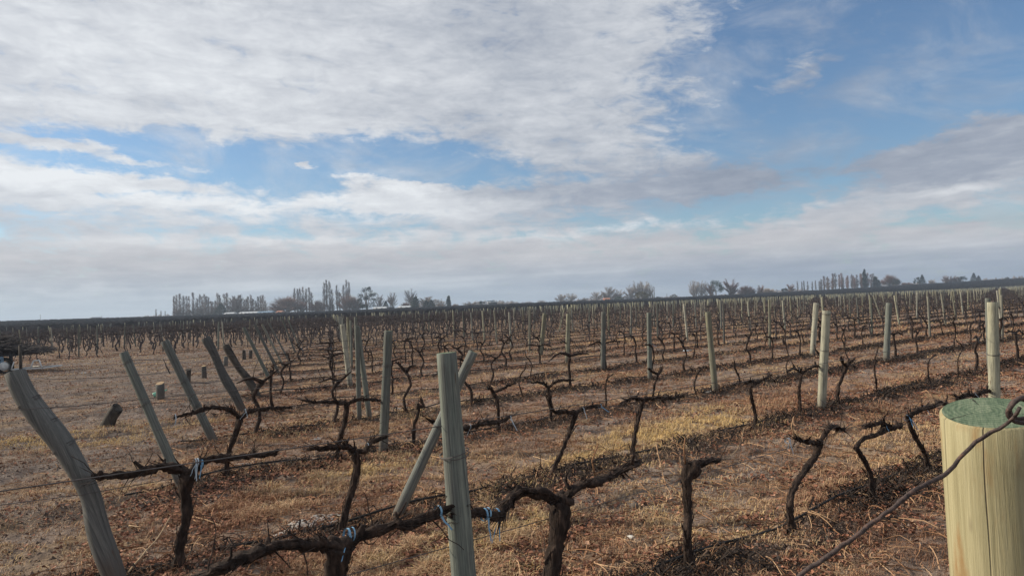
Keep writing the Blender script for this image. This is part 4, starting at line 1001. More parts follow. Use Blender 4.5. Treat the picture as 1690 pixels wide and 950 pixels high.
def stone(px, py, s, label, mat='stone', fl=.55):
    p = ground_at(px, py); r = random.Random(int(px)); mb = MB(); nu, nv = 10, 7; V = []
    for j in range(nv + 1):
        for i in range(nu):
            f = math.pi * j / nv; a = 2 * math.pi * i / nu; R_ = s * (1 + .25 * math.sin(a * 2 + px) * math.sin(f) + r.uniform(-.08, .08))
            V.append((R_ * math.sin(f) * math.cos(a), R_ * .8 * math.sin(f) * math.sin(a), R_ * fl * math.cos(f)))
    Q = [(j * nu + i, (j + 1) * nu + i, (j + 1) * nu + (i + 1) % nu, j * nu + (i + 1) % nu) for j in range(nv) for i in range(nu)]
    mb.add(V, Q); return place_world(mb, 'stone', mat, (p[0], p[1], float(gz(p[0], p[1])) + s * .2), label, 'stone', 'pale stones')
stone(708, 922, .032, 'oval white stone on straw left of the split post foot')
stone(698, 897, .024, 'small flat white stone behind the oval white stone')
stone(1041, 881, .034, 'rough white stone on dirt between the stout vine and the sawn-head vine')
stone(1048, 832, .045, 'dark bluish stone with white top behind the rough white stone', 'post_old', .7)
stone(1246, 707, .022, 'tiny white pebble at the foot of the bent-necked vine')
stone(504, 863, .016, 'little white pebble on the pale ground patch')
# thin dirty plastic sheets and scraps
def sheet(px, py, sx, sy, label, seed, mat='plastic', name='plastic_sheet'):
    p = ground_at(px, py); r = np.random.default_rng(seed); n = 22; mb = MB()
    gx, gy = np.meshgrid(np.linspace(-1, 1, n), np.linspace(-1, 1, n)); rad_ = np.hypot(gx, gy); a = np.arctan2(gy, gx)
    edge = .62 + .38 * vnoise(np.cos(a) * 2 + seed, np.sin(a) * 2, seed); X, Y = gx * sx, gy * sy
    c, s = math.cos(ROWROT), math.sin(ROWROT); WX, WY = p[0] + X * c - Y * s, p[1] + X * s + Y * c
    Z = gz(WX, WY) + .008 + .010 * vnoise(gx * 4, gy * 4, seed + 2) * (rad_ < edge); idx = np.arange(n * n).reshape(n, n)
    Q = [(idx[j, i], idx[j, i + 1], idx[j + 1, i + 1], idx[j + 1, i]) for j in range(n - 1) for i in range(n - 1) if rad_[j, i] < edge[j, i] and vnoise(np.array([gx[j, i] * 3.3]), np.array([gy[j, i] * 3.3]), seed + 5)[0] > .28]
    V = np.stack([WX - p[0], WY - p[1], Z], -1).reshape(-1, 3); mb.add(V, Q)
    o = mb.obj(name, M[mat]); o.location = (p[0], p[1], 0); md = o.modifiers.new('thickness', 'SOLIDIFY'); md.thickness = .004
    return tag(o, label, 'plastic sheet', 'scraps of plastic')
sheet(515, 865, .34, .20, 'crumpled dirty whitish sheet lying in front of the Y-forked vine', 4)
sheet(280, 450 + 300, .0, .0, 'x', 3) if False else None
sheet(403, 769, .14, .06, 'small white scrap under the far arm of the tall-trunked vine', 6)
sheet(522, 725, .10, .06, 'small pale scrap beyond the many-spurred vine', 7)
sheet(663, 674, .16, .10, 'pale scrap on the ground right of the round post', 9)
sheet(1134, 579, .22, .12, 'white scrap in the distance left of a pale leaning post', 12, 'roof')
sheet(1168, 652, .08, .06, 'tiny white scrap below the S-curved thin vine', 13)
sheet(145, 615, .28, .14, 'white scrap lying on the bare headland', 15, 'roof')
sheet(792, 692, .10, .06, 'pale scrap under the arm right of the split post', 16)

# stumps on the headland
def stump(px, py, topy, width, label, lean=0.0, mat='post_old'):
    p = ground_at(px, py); Z = p[1]; h = (py - topy) / FPX * Z; r0 = width / 2 / FPX * Z; r = random.Random(int(px))
    root = bpy.data.objects.new('tree_stump', None); COL.objects.link(root); root.location = (p[0], p[1], float(gz(p[0], p[1])))
    mb, V, F, rim, T = post_mb(h, r0, .9, 14, [(0, 0, -.1), (lean * h * .5, 0, h * .5), (lean * h, 0, h)], r, .07, .3); mb.add(V, F); mb.obj('trunk', M[mat], root)
    t_ = MB(); s = len(rim); c = rim.mean(0); t_.add(np.concatenate([rim + [0, 0, .002], c[None] + [0, 0, .004]]), None, [(a, (a + 1) % s, s) for a in range(s)]); t_.obj('cut_face', M['stick' if mat != 'post_burnt' else 'post_burnt'], root)
    return tag(root, label, 'stump', 'old stumps on the headland')
stump(265, 661, 634, 14, 'grey stump with a green bottle beside it on the headland')
stump(172, 704, 674, 22, 'dark tilted stump on the headland right of the crooked trunk post', .75, 'post_burnt')
stump(310, 634, 613, 9, 'dark stump just right of the leaning green end post', .1, 'post_burnt')
stump(337, 624, 604, 8, 'pale slim stump standing alone on the headland')
stump(372, 606, 587, 7, 'small grey stump left of the blackened end post', .1)
stump(403, 594, 579, 6, 'small brown stump, left one of the farthest pair', 0, 'post_burnt')
stump(413, 592, 578, 6, 'small brown stump, right one of the farthest pair', .1, 'post_burnt')
# broken stick standing by the slim leaning post
mb = MB(); tube(mb, resample([np.array([0, 0, 0]), np.array([-.09, 0, .2]), np.array([-.2, 0, .46])], .05, .006), [.02, .018, .01], 6, .2)
p = ground_at(281, 617); place_world(mb, 'broken_stick', 'post_burnt', (p[0], p[1], float(gz(p[0], p[1]))), 'dark broken stick stuck in the headland left of the leaning green post', 'stick')
# bottle
def bottle():
    p = ground_at(253, 657); root = bpy.data.objects.new('glass_bottle', None); COL.objects.link(root); root.location = (p[0], p[1], float(gz(p[0], p[1])) + .05); root.rotation_euler = (0, RAD(70), .5)
    prof = [(0, .0), (.045, .0), (.048, .02), (.048, .17), (.035, .2), (.016, .23), (.014, .28), (.0, .28)]; mb = MB(); s = 14; V = []
    for r_, z in prof: V += [(r_ * math.cos(a), r_ * math.sin(a), z) for a in np.linspace(0, 2 * math.pi, s, endpoint=False)]
    mb.add(V, [(j * s + i, j * s + (i + 1) % s, (j + 1) * s + (i + 1) % s, (j + 1) * s + i) for j in range(len(prof) - 1) for i in range(s)]); mb.obj('bottle_body', M['glass'], root)
    tag(root, 'green glass bottle glinting left of the grey stump', 'bottle')
bottle()
# cart frame and brush pile at the left edge
def cart():
    p = ground_at(30, 614); Z = p[1]; sc_ = Z / FPX; root = bpy.data.objects.new('field_trailer', None); COL.objects.link(root); root.location = (p[0], p[1], float(gz(p[0], p[1]))); root.rotation_euler = (0, 0, .06)
    w = 150 * sc_
    bed = MB(); box(bed, (-w * .25, 0, .62), (w * .62, 1.3, .10)); bed.obj('load_bed', M['wall_dark'], root)
    for x in (-w * .5, -w * .12, .02 * w):
        lg = MB(); tube(lg, [np.array([x, -.5, -.05]), np.array([x, -.5, .6])], .06, 8); lg.obj('bed_support', M['wall_dark'], root)
    fr = MB()
    for a, b_ in [((w * .06, -.7, .12), (w * .38, -.7, .12)), ((w * .06, .5, .12), (w * .38, .5, .12)), ((w * .06, -.7, .12), (w * .09, -.7, .38)), ((w * .38, -.7, .12), (w * .35, -.7, .40)), ((w * .38, -.7, .12), (w * .38, .5, .12)), ((w * .26, -.7, .12), (w * .29, -.7, .38)), ((w * .29, -.7, .38), (w * .35, -.7, .40)), ((w * .06, -.7, .12), (w * .06, .5, .12))]:
        tube(fr, [np.array(a), np.array(b_)], .022, 6)
    fr.obj('white_tow_frame', M['steel'], root)
    for dx in (-.30, -.02):
        wh = MB(); th = np.linspace(0, 2 * math.pi, 25); tube(wh, [np.array([dx * w + .24 * math.cos(a), -.62, .24 + .24 * math.sin(a)]) for a in th], .06, 8, cap=False); hub = wh.obj('wheel', M['hose'], root)
        hb = MB(); tube(hb, [np.array([dx * w, -.70, .24]), np.array([dx * w, -.54, .24])], .15, 14); hb.obj('hub', M['steel'], hub)
    tp = MB(); n = 14; gx, gz_ = np.meshgrid(np.linspace(-w * .55, -w * .02, n), np.linspace(0, 1, 6)); V = np.stack([gx, -.68 - .05 * np.sin(gx * 9) * gz_, .60 - .36 * gz_ + .03 * np.sin(gx * 7)], -1).reshape(-1, 3); i_ = np.arange(n * 6).reshape(6, n)
    tp.add(V, [(i_[a, b], i_[a, b + 1], i_[a + 1, b + 1], i_[a + 1, b]) for a in range(5) for b in range(n - 1)]); t_ = tp.obj('hanging_tarpaulin', M['blue_tarp'], root); t_.modifiers.new('thickness', 'SOLIDIFY').thickness = .01
    tag(root, 'low trailer with white tow frame and blue tarpaulin on the headland edge', 'trailer')
    r = np.random.default_rng(5); mb = MB(); n = 2600
    X = r.uniform(-w * .62, w * .22, n); prof = .62 * np.exp(-((X + w * .3) / (w * .28)) ** 2); Y = r.uniform(-.7, .7, n); Zz = .68 + r.random(n) * (prof + .06) * (1 - .4 * np.abs(Y))
    for i in range(n):
        L = r.uniform(.15, .7); a = r.normal(0, .35) + (math.pi if r.random() < .5 else 0); q = np.array([X[i], Y[i], Zz[i]]); e = q + np.array([math.cos(a) * L, r.normal(0, .2), r.normal(-.02, .07)]); m_ = (q + e) / 2 + r.normal(0, .03, 3)
        tube(mb, [q, m_, e], .008, 3, cap=False)
    o = mb.obj('brush_pile', M['haul']); o.location = root.location; o.rotation_euler = (0, 0, .06); tag(o, 'dark pile of cut brush heaped on the trailer at the left edge', 'brush pile')
cart()
p = ground_at(61, 616); mb = MB(); tube(mb, [np.array([0, 0, -.1]), np.array([.0, 0, 1.0])], .05, 8, .05); place_world(mb, 'stake', 'post_burnt', (p[0], p[1] - .8, float(gz(p[0], p[1]))), 'dark short stake standing before the white tow frame', 'stake')

# ------------------------------------------------------------------ far vineyard (dark band)
def far_vineyard():
    mb = MB(); r = np.random.default_rng(77); X = []; Y = []
    for k in range(0, 110):
        D = 116 + 2.6 * k; t = np.arange(-500, 900, 1.15); t = t + r.normal(0, .15, len(t)); x = ROWN[0] * D + ROWD[0] * t; y = ROWN[1] * D + ROWD[1] * t
        a = np.degrees(np.arctan2(x, y)); dd = np.hypot(x, y); lim = np.interp(a, [-40, 0, 14, 36], [460, 420, 480, 690]); ok = (y > 0) & (np.abs(a) < 38) & (dd < lim) & (r.random(len(t)) < .85)
        X.append(x[ok]); Y.append(y[ok])
    X = np.concatenate(X); Y = np.concatenate(Y); n = len(X); Z = terrain(X, Y); h = r.uniform(1.1, 1.75, n); w = r.uniform(.10, .22, n); L = r.uniform(.55, .75, n)
    # trunk prism plus a long arm bundle (tetra-like) along the row
    s3 = [(math.cos(q), math.sin(q)) for q in (0, 2.09, 4.19)]; V = []
    for dz_, sc_ in ((0, .5), (1, .35)):
        for cx, cy in s3: V.append(np.stack([X + cx * w * sc_, Y + cy * w * sc_, Z + h * .6 * dz_], -1))
    j = r.uniform(-.12, .12, (n, 4))
    for s_ in (-1, 1):
        for dz_, off in ((.5, 0), (.78, .0), (.64, .14)):
            V.append(np.stack([X + ROWD[0] * L * s_ + ROWN[0] * off, Y + ROWD[1] * L * s_ + ROWN[1] * off, Z + h * dz_ + j[:, 0] * .5], -1))
    V.append(np.stack([X, Y, Z + h], -1))
    V = np.stack(V, 1).reshape(-1, 3); k = np.arange(n)[:, None] * 13
    Q = np.array([(0, 1, 4, 3), (1, 2, 5, 4), (2, 0, 3, 5), (6, 7, 10, 9), (7, 8, 11, 10), (8, 6, 9, 11)]); T = np.array([(7, 10, 12), (8, 7, 12), (10, 11, 12)])
    mb.add(V, (Q[None] + k[:, :, None]).reshape(-1, 4), (T[None] + k[:, :, None]).reshape(-1, 3), np.repeat(r.random(n), 13)); print('far vineyard', n); return mb
M['far_vine'] = simple('far_dark_vines', [(.2, (.030, .030, .034)), (.8, (.075, .070, .075))], .2, usev=True)
tag(far_vineyard().obj('far_vineyard', M['far_vine'], smooth=False), 'dark band of another vineyard rising along the horizon', 'vineyard', None, 'stuff')

# ------------------------------------------------------------------ trees
def bare_tree(kind, seed):
    """unit-height bare tree: returns trunk mesh-builder, crown mesh-builder"""
    r = random.Random(seed); tr, cr = MB(), MB()
    def tw(a, b, r0, r1, m=cr, tone=None): tube(m, [a, (a + b) / 2 + np.array([r.uniform(-1, 1), r.uniform(-1, 1), 0]) * .01, b], [r0, (r0 + r1) / 2, r1], 3, cap=False, a=r.random() if tone is None else tone)
    if kind == 'poplar':
        tube(tr, resample([np.array([0, 0, -.02]), np.array([r.uniform(-.01, .01), 0, .5]), np.array([r.uniform(-.02, .02), 0, .97])], .12, .003, r), [.016, .011, .004], 5, cap=False)
        sp = r.uniform(.045, .075)
        for i in range(110):
            z = r.uniform(.06, .93); a = r.uniform(0, 6.28); L = r.uniform(.10, .22) * (1.1 - z * .55); o = sp * 1.15 * math.sin(math.pi * min(1, (z * .85 + .12))) * r.uniform(.5, 1.3)
            s = np.array([math.cos(a) * .006, math.sin(a) * .006, z]); e = s + np.array([math.cos(a) * o, math.sin(a) * o, min(L, 1.0 - z)]); tw(s, e, .0034, .0018)
            for _ in range(1):
                f = r.uniform(.3, .8); q = s + (e - s) * f; tw(q, q + np.array([r.uniform(-.02, .02), r.uniform(-.02, .02), L * .5]), .003, .0016)
    elif kind == 'dome':      # wide round willow-like
        tube(tr, [np.array([0, 0, -.02]), np.array([0, 0, .2])], [.04, .03], 6, cap=False)
        for i in range(40):
            a = r.uniform(0, 6.28); ph = r.uniform(.05, 1.5); dv = np.array([math.cos(a) * math.sin(ph), math.sin(a) * math.sin(ph), math.cos(ph) * .95]); s = np.array([0, 0, r.uniform(.05, .2)]); e = s + dv * .50
            tube(tr, resample([s, (s + e) / 2 + np.array([0, 0, .04]), e], .1, .01, r), [.016, .008], 3, cap=False)
            for _ in range(60):
                q = s + (e - s) * r.uniform(.3, 1); dd = dv + np.array([r.uniform(-.5, .5), r.uniform(-.5, .5), r.uniform(-.3, .6)]); dd /= np.linalg.norm(dd); L = r.uniform(.12, .34); m_ = q + dd * L; m_[2] = max(m_[2], .04)
                tw(q, m_, .0036, .0018)
                if r.random() < .6: tw(m_ * .5 + q * .5, m_ * .5 + q * .5 + np.array([r.uniform(-.1, .1), r.uniform(-.1, .1), r.uniform(-.02, .12)]), .0026, .0016)
    else:                     # open upright bare tree
        tube(tr, [np.array([0, 0, -.02]), np.array([0, 0, .35]), np.array([r.uniform(-.03, .03), 0, .6])], [.022, .016, .01], 5, cap=False)
        for i in range(30):
            a = r.uniform(0, 6.28); u = r.uniform(-.95, 1); q_ = math.sqrt(1 - min(1, abs(u)) ** 2 * .85) * r.uniform(.75, 1); s = np.array([0, 0, r.uniform(.10, .5)])
            e = np.array([math.cos(a) * .27 * q_, math.sin(a) * .27 * q_, .54 + .42 * u])
            if s[2] > e[2] - .1: s[2] = max(.02, e[2] - .25)
            tube(tr, resample([s, s * .5 + e * .5 + np.array([math.cos(a), math.sin(a), 0]) * .03, e], .12, .01, r), [.009, .003], 3, cap=False)
            for _ in range(46 if kind == 'open' else 80):
                q = s + (e - s) * r.uniform(.25, 1); aa = a + r.uniform(-1.9, 1.9); dd = np.array([math.cos(aa) * .6, math.sin(aa) * .6, r.uniform(.1, 1)]); tw(q, q + dd * r.uniform(.05, .15), .0034, .0018)
    return tr, cr
def leafy_tree(kind, seed):
    r = np.random.default_rng(seed); tr, cr = MB(), MB(); pr = random.Random(seed)
    if kind == 'conifer': cl = []; 
    cl = []
    if kind == 'conifer':
        tube(tr, [np.array([0, 0, -.02]), np.array([0, 0, .95])], [.028, .004], 5, cap=False)
        for z in np.linspace(.06, .96, 22):
            R_ = .30 * (1 - z) ** .75 + .015
            for a in np.linspace(0, 6.28, 6, endpoint=False): cl.append((math.cos(a + z * 20) * R_ * .6 * pr.uniform(.7, 1.25), math.sin(a + z * 20) * R_ * .6, z * pr.uniform(.97, 1.02), R_ * .42, R_ * .42, .035))
    elif kind == 'spire':
        tube(tr, [np.array([0, 0, -.02]), np.array([0, 0, .95])], [.025, .004], 5, cap=False)
        for z in np.linspace(.05, .97, 26):
            R_ = .085 * math.sin(math.pi * min(1, z * .8 + .18)) + .012; cl.append((pr.uniform(-.02, .02), pr.uniform(-.02, .02), z, R_, R_, .05))
    elif kind == 'eucalypt':
        for q in range(5):
            a = pr.uniform(0, 6.28); e = np.array([math.cos(a) * .22, math.sin(a) * .22, .85]); tube(tr, resample([np.array([0, 0, -.02]), np.array([math.cos(a) * .06, math.sin(a) * .06, .4]), e], .15, .01, pr), [.022, .006], 5, cap=False)
        for q in range(46):
            a = pr.uniform(0, 6.28); z = pr.uniform(.18, .95); R_ = .30 * (.45 + .6 * math.sin(math.pi * min(1, z))) * pr.uniform(.3, 1.1) + .04; s = pr.uniform(.07, .12); cl.append((math.cos(a) * R_, math.sin(a) * R_, z, s, s, s * .8))
    else:  # round bush / tree
        tube(tr, [np.array([0, 0, -.02]), np.array([0, 0, .45])], [.04, .025], 6, cap=False)
        for q in range(44):
            a = pr.uniform(0, 6.28); u = pr.uniform(-.5, 1); R_ = .40 * math.sqrt(max(0, 1 - u * u * .9)) * pr.uniform(.45, 1); s = pr.uniform(.10, .17); cl.append((math.cos(a) * R_, math.sin(a) * R_, .50 + u * .36, s, s, s * .8))
    per = int(4200 / len(cl))
    for (x, y, z, a, b, c) in cl:
        n = per; d_ = r.normal(size=(n, 3)); d_ /= np.linalg.norm(d_, axis=1)[:, None]; rr = r.random(n)[:, None] ** .4; P = np.array([x, y, z]) + d_ * rr * np.array([a, b, c]); P[:, 2] = np.maximum(P[:, 2], .01)
        u = r.normal(size=(n, 3)); u /= np.linalg.norm(u, axis=1)[:, None]; v = np.cross(u, r.normal(size=(n, 3))); v /= np.linalg.norm(v, axis=1)[:, None]; s = r.uniform(.007, .017, n)[:, None]
        V = np.stack([P - u * s, P + v * s, P + u * s, P - v * s], 1).reshape(-1, 3); k = np.arange(n) * 4
        cr.add(V, np.stack([k, k + 1, k + 2, k + 3], -1), None, float(np.clip(r.normal(.5, .22), 0, 1)))
    return tr, cr
TM = {}
def tree_proto(kind, seed, tmat, cmat):
    key = (kind, seed, cmat)
    if key not in TM:
        tr, cr = (bare_tree if kind in ('poplar', 'dome', 'open', 'dense') else leafy_tree)(kind, seed)
        TM[key] = (tr.mesh('trunk', M[tmat]), cr.mesh('crown', M[cmat], smooth=False))
    return TM[key]
def tree(px, topy, kind, cmat, label, Z=450, width=None, name=None, group=None, seed=None, basey=None):
    by = 505 - .04 * (px - 845); g_ = ground_x(px, Z); x, y = g_[0], g_[1]; z = float(terrain(x, y))
    # height so that the top reaches the wanted elevation above the far ground
    top = at_depth(px, topy, Z)[2]; h = max(1.5, (top - z) * 1.06); width = width * 1.15 if width else None
    nat = {'poplar': .15, 'dome': 1.1, 'open': .6, 'dense': .6, 'conifer': .5, 'spire': .2, 'eucalypt': .72, 'round': .98}[kind]
    sx = (width / FPX * Z) / (nat * h) * h if width else h
    if width: sx = (width / FPX * Z) / nat
    tm, cm = tree_proto(kind, seed if seed is not None else (int(px) % 4), 'tree_bark', cmat)
    nm = name or {'poplar': 'poplar_tree', 'dome': 'willow_tree', 'open': 'bare_tree', 'dense': 'bare_tree', 'conifer': 'conifer_tree', 'spire': 'cypress_tree', 'eucalypt': 'eucalyptus_tree', 'round': 'evergreen_tree'}[kind]
    root = bpy.data.objects.new(nm, None); COL.objects.link(root); root.location = (x, y, z); root.scale = (sx, sx, h); root.rotation_euler = (0, 0, (px * 1.7) % 6.28)
    link(bpy.data.objects.new('trunk', tm), root); link(bpy.data.objects.new('crown', cm), root)
    return tag(root, label, 'tree', group)
r = random.Random(21)
# left poplar windbreak
xs = []; x = 288.0
while x < 441: xs.append(x); x += r.uniform(3.0, 7.4) if x < 330 else r.uniform(2.6, 5.4)
GL = 'poplars of the left windbreak'
for i, x in enumerate(xs):
    tree(x, r.uniform(485, 500) + (5 if i == 0 else 0), 'poplar', 'twig_grey', f'tall bare poplar, {ordinal(i + 1)} from the left in the left windbreak', 470 + r.uniform(-15, 15), r.uniform(6, 9), group=GL, seed=r.randrange(4))
for i, x in enumerate([292, 300, 311, 321, 333, 345, 352, 404, 412, 421, 430]):
    tree(x, r.uniform(504, 512), 'dense', 'twig_grey', f'low bare thicket tree, {ordinal(i + 1)} from the left under the left windbreak', 455, 14, group='thicket under the windbreak', seed=r.randrange(4))
tree(258, 511, 'poplar', 'twig_grey', 'small lone poplar, first left of the windbreak', 560, 4, seed=1); tree(266, 513, 'poplar', 'twig_grey', 'very small poplar between the lone one and the windbreak', 560, 3, seed=2); tree(273, 514, 'poplar', 'twig_grey', 'tiny poplar nearest the left end of the windbreak', 560, 3, seed=3)
tree(390, 489, 'open', 'twig_grey', 'large bare spreading tree in front of the left windbreak', 440, 36, seed=5)
tree(365, 502, 'conifer', 'leaf_dark', 'dark squat conifer standing before the left windbreak', 430, 24, seed=1)
# second cluster
tree(474, 486, 'dome', 'twig_brown', 'wide dome-shaped bare willow right of the left windbreak', 440, 52, seed=3)
for i, (x, y) in enumerate([(487, 477), (492, 479), (496, 478), (501, 476), (506, 478), (511, 477), (515, 484)]):
    tree(x, y, 'poplar', 'twig_grey', f'bare poplar, {ordinal(i + 1)} from the left in the cluster by the dome willow', 455, 7, group='poplars by the dome willow', seed=i % 4)
tree(497, 492, 'dense', 'twig_grey', 'bushy bare tree at the foot of the poplars by the dome willow', 445, 22, seed=2)
tree(524, 492, 'dome', 'twig_brown', 'round reddish bare tree between the two poplar clusters', 445, 26, seed=2)
for i, (x, y) in enumerate([(536, 468), (540, 465), (545, 467), (549, 480), (557, 472), (561, 484), (568, 473), (573, 465), (577, 467)]):
    tree(x, y, 'poplar', 'twig_grey', f'tall bare poplar, {ordinal(i + 1)} from the left in the tallest cluster', 455, 7, group='poplars of the tallest cluster', seed=i % 4)
tree(570, 484, 'dense', 'twig_brown', 'reddish bare tree under the tallest poplars', 445, 30, seed=1); tree(586, 486, 'dome', 'twig_brown', 'rounded reddish bare tree just left of the eucalyptus', 447, 24, seed=1); tree(545, 500, 'dense', 'twig_grey', 'low bare tree at the left foot of the tallest poplars', 447, 18, seed=0)
tree(606, 475, 'eucalypt', 'leaf_dark', 'dark clumpy eucalyptus in the middle of the tree line', 440, 28, seed=2)
tree(627, 484, 'open', 'twig_grey', 'open bare tree just right of the eucalyptus', 450, 16, seed=2); tree(648, 483, 'open', 'twig_grey', 'open bare tree left of the white flat-roofed house', 460, 18, seed=1)
tree(637, 497, 'conifer', 'leaf_dark', 'small dark conifer between two open bare trees', 435, 13, seed=2); tree(678, 477, 'open', 'twig_grey', 'tall thin bare tree rising behind a green conifer', 470, 22, seed=3)
tree(686, 491, 'spire', 'leaf_green', 'green columnar conifer in front of the tall thin bare tree', 430, 14, seed=2)
tree(670, 497, 'dome', 'twig_brown', 'low reddish bare tree left of the green columnar conifer', 450, 18, seed=0)
tree(706, 490, 'dense', 'twig_pale', 'pale bare tree behind the paired dark conifers', 470, 34, seed=3); tree(704, 496, 'conifer', 'leaf_dark', 'dark conifer, left one of the pair', 430, 15, seed=3); tree(712, 495, 'conifer', 'leaf_dark', 'dark conifer, right one of the pair', 435, 15, seed=0)
tree(728, 493, 'open', 'twig_pale', 'small pale bare tree left of the tall slim dark evergreen', 450, 20, seed=2); tree(741, 489, 'spire', 'leaf_dark', 'slim dark evergreen with ragged crown, right end of the dense tree line', 430, 8, seed=4)
tree(752, 500, 'dome', 'twig_pale', 'tiny pale bush right of the slim dark evergreen', 480, 12, seed=1); tree(777, 497, 'dense', 'twig_pale', 'low pale bare thicket left of the small round evergreen', 470, 30, seed=2); tree(795, 496, 'round', 'leaf_dark', 'small round dark evergreen beside the pale building', 440, 12, seed=1)
# middle, hazy
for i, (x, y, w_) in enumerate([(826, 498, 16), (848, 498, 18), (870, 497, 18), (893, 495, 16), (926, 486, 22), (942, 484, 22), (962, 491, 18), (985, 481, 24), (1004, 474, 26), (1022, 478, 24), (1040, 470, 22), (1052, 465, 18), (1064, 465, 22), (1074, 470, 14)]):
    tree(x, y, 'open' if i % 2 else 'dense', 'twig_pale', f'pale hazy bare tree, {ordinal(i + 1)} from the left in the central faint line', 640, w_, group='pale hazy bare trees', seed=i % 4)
tree(1021, 489, 'round', 'leaf_green', 'low green bush beside the small brick house', 420, 17, seed=3); tree(1060, 480, 'round', 'leaf_olive', 'round olive tree left of the two thin poles', 400, 26, seed=2)
tree(1087, 489, 'round', 'leaf_dark', 'small dark bush right of the two thin poles', 430, 10, seed=1); tree(1112, 485, 'round', 'leaf_olive', 'little round brownish tree alone in the centre right', 420, 12, seed=0)
# right
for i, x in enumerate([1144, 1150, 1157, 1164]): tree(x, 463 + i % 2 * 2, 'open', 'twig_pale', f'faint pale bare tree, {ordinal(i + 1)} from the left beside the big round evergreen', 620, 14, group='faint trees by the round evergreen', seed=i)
tree(1182, 462, 'round', 'leaf_green', 'big round green tree above the dark vineyard band', 480, 25, seed=2); tree(1174, 468, 'dense', 'twig_brown', 'brown bare tree overlapping the left side of the big round green tree', 470, 14, seed=1)
tree(1207, 460, 'dense', 'twig_brown', 'bare fan-shaped tree right of the big round green tree', 480, 26, seed=2); tree(1232, 469, 'dome', 'twig_brown', 'wide reddish bare tree over a pale roof', 485, 28, seed=1); tree(1256, 471, 'dense', 'twig_brown', 'bare tree between two pale roofs', 490, 14, seed=0); tree(1268, 474, 'dome', 'twig_pale', 'low rounded pale bare tree over the right pale roof', 500, 20, seed=2)
tree(1295, 475, 'round', 'leaf_dark', 'small dark bush before bare trees on the right', 500, 12, seed=1); tree(1305, 469, 'dense', 'twig_brown', 'small bare tree left of the thin poplar row', 510, 16, seed=3)
for i, x in enumerate(range(1317, 1358, 6)): tree(x + r.uniform(-1.5, 1.5), 466 - r.uniform(0, 3), 'poplar', 'twig_grey', f'thin bare poplar, {ordinal(i + 1)} from the left in the sparse row on the right', 560, 3.6, group='sparse right poplar row', seed=i % 4)
for i in range(24):
    x = 1357 + i * 4.0; tree(x + r.uniform(-2, 2), 457 - 3 * math.sin(i / 23 * 3.1) + r.uniform(-4, 5), 'poplar', 'twig_brown' if i % 3 else 'twig_grey', f'bare poplar, {ordinal(i + 1)} from the left in the dense windbreak on the right', 560 + r.uniform(-15, 15), 7, group='poplars of the right windbreak', seed=r.randrange(4))
tree(1428, 446, 'spire', 'leaf_dark', 'tall dark pointed cypress rising over the right windbreak', 550, 8, seed=3); tree(1446, 457, 'conifer', 'leaf_dark', 'dark conifer at the right end of the right windbreak', 550, 13, seed=1); tree(1451, 462, 'conifer', 'leaf_dark', 'smaller dark conifer touching the windbreak end', 552, 9, seed=2)
tree(1469, 451, 'dome', 'twig_brown', 'big round brown bare tree right of the right windbreak', 560, 26, seed=3); tree(1480, 460, 'round', 'leaf_dark', 'dark evergreen tucked under the big round brown tree', 550, 14, seed=0)
for i, x in enumerate([1493, 1501]): tree(x, 465, 'dome', 'twig_brown', f'low brown thicket, {"left" if i == 0 else "right"} one of the two between evergreens', 580, 12, group='low brown thickets', seed=i)
tree(1515, 457, 'round', 'leaf_dark', 'dark round evergreen beside a pointed conifer, right skyline', 570, 12, seed=3); tree(1523, 454, 'conifer', 'leaf_dark', 'pointed dark conifer beside a round evergreen, right skyline', 570, 11, seed=0)
tree(1539, 461, 'dense', 'twig_pale', 'faint bare tree alone on the right skyline', 620, 12, seed=1)
for i, (x, y) in enumerate([(1561, 455), (1568, 456), (1575, 455), (1583, 457)]): tree(x, y, 'dense', 'twig_brown', f'bare tree, {ordinal(i + 1)} of four beside the dark pines on the right skyline', 600, 13, group='four bare trees on the skyline', seed=i)
tree(1590, 455, 'round', 'leaf_dark', 'dark spreading pine right of the four bare trees', 590, 14, seed=1); tree(1608, 451, 'conifer', 'leaf_dark', 'taller dark conifer near the right end of the skyline', 590, 11, seed=2); tree(1616, 455, 'conifer', 'leaf_dark', 'shorter dark conifer next to the taller one near the right end', 590, 9, seed=3)
for i, (x, y) in enumerate([(1640, 462), (1648, 460), (1655, 459), (1680, 458)]): tree(x, y, 'dense', 'twig_brown', f'small hazy bare tree, {ordinal(i + 1)} from the left at the far right skyline', 640, 10, group='small hazy skyline trees', seed=i)
tree(1663, 457, 'round', 'leaf_dark', 'small square-looking dark evergreen at the far right skyline', 600, 9, seed=2)
# far left specks
tree(50, 530, 'round', 'leaf_dark', 'tiny rounded tree on the far left horizon', 700, 6, seed=1); tree(60, 529, 'round', 'leaf_dark', 'tiny tree left of the far mast', 700, 8, seed=2); tree(93, 529, 'dome', 'twig_grey', 'faint low bush right of the far mast', 720, 7, seed=1); tree(128, 527, 'dome', 'twig_grey', 'faint bush left of the far dome shed', 720, 5, seed=2)

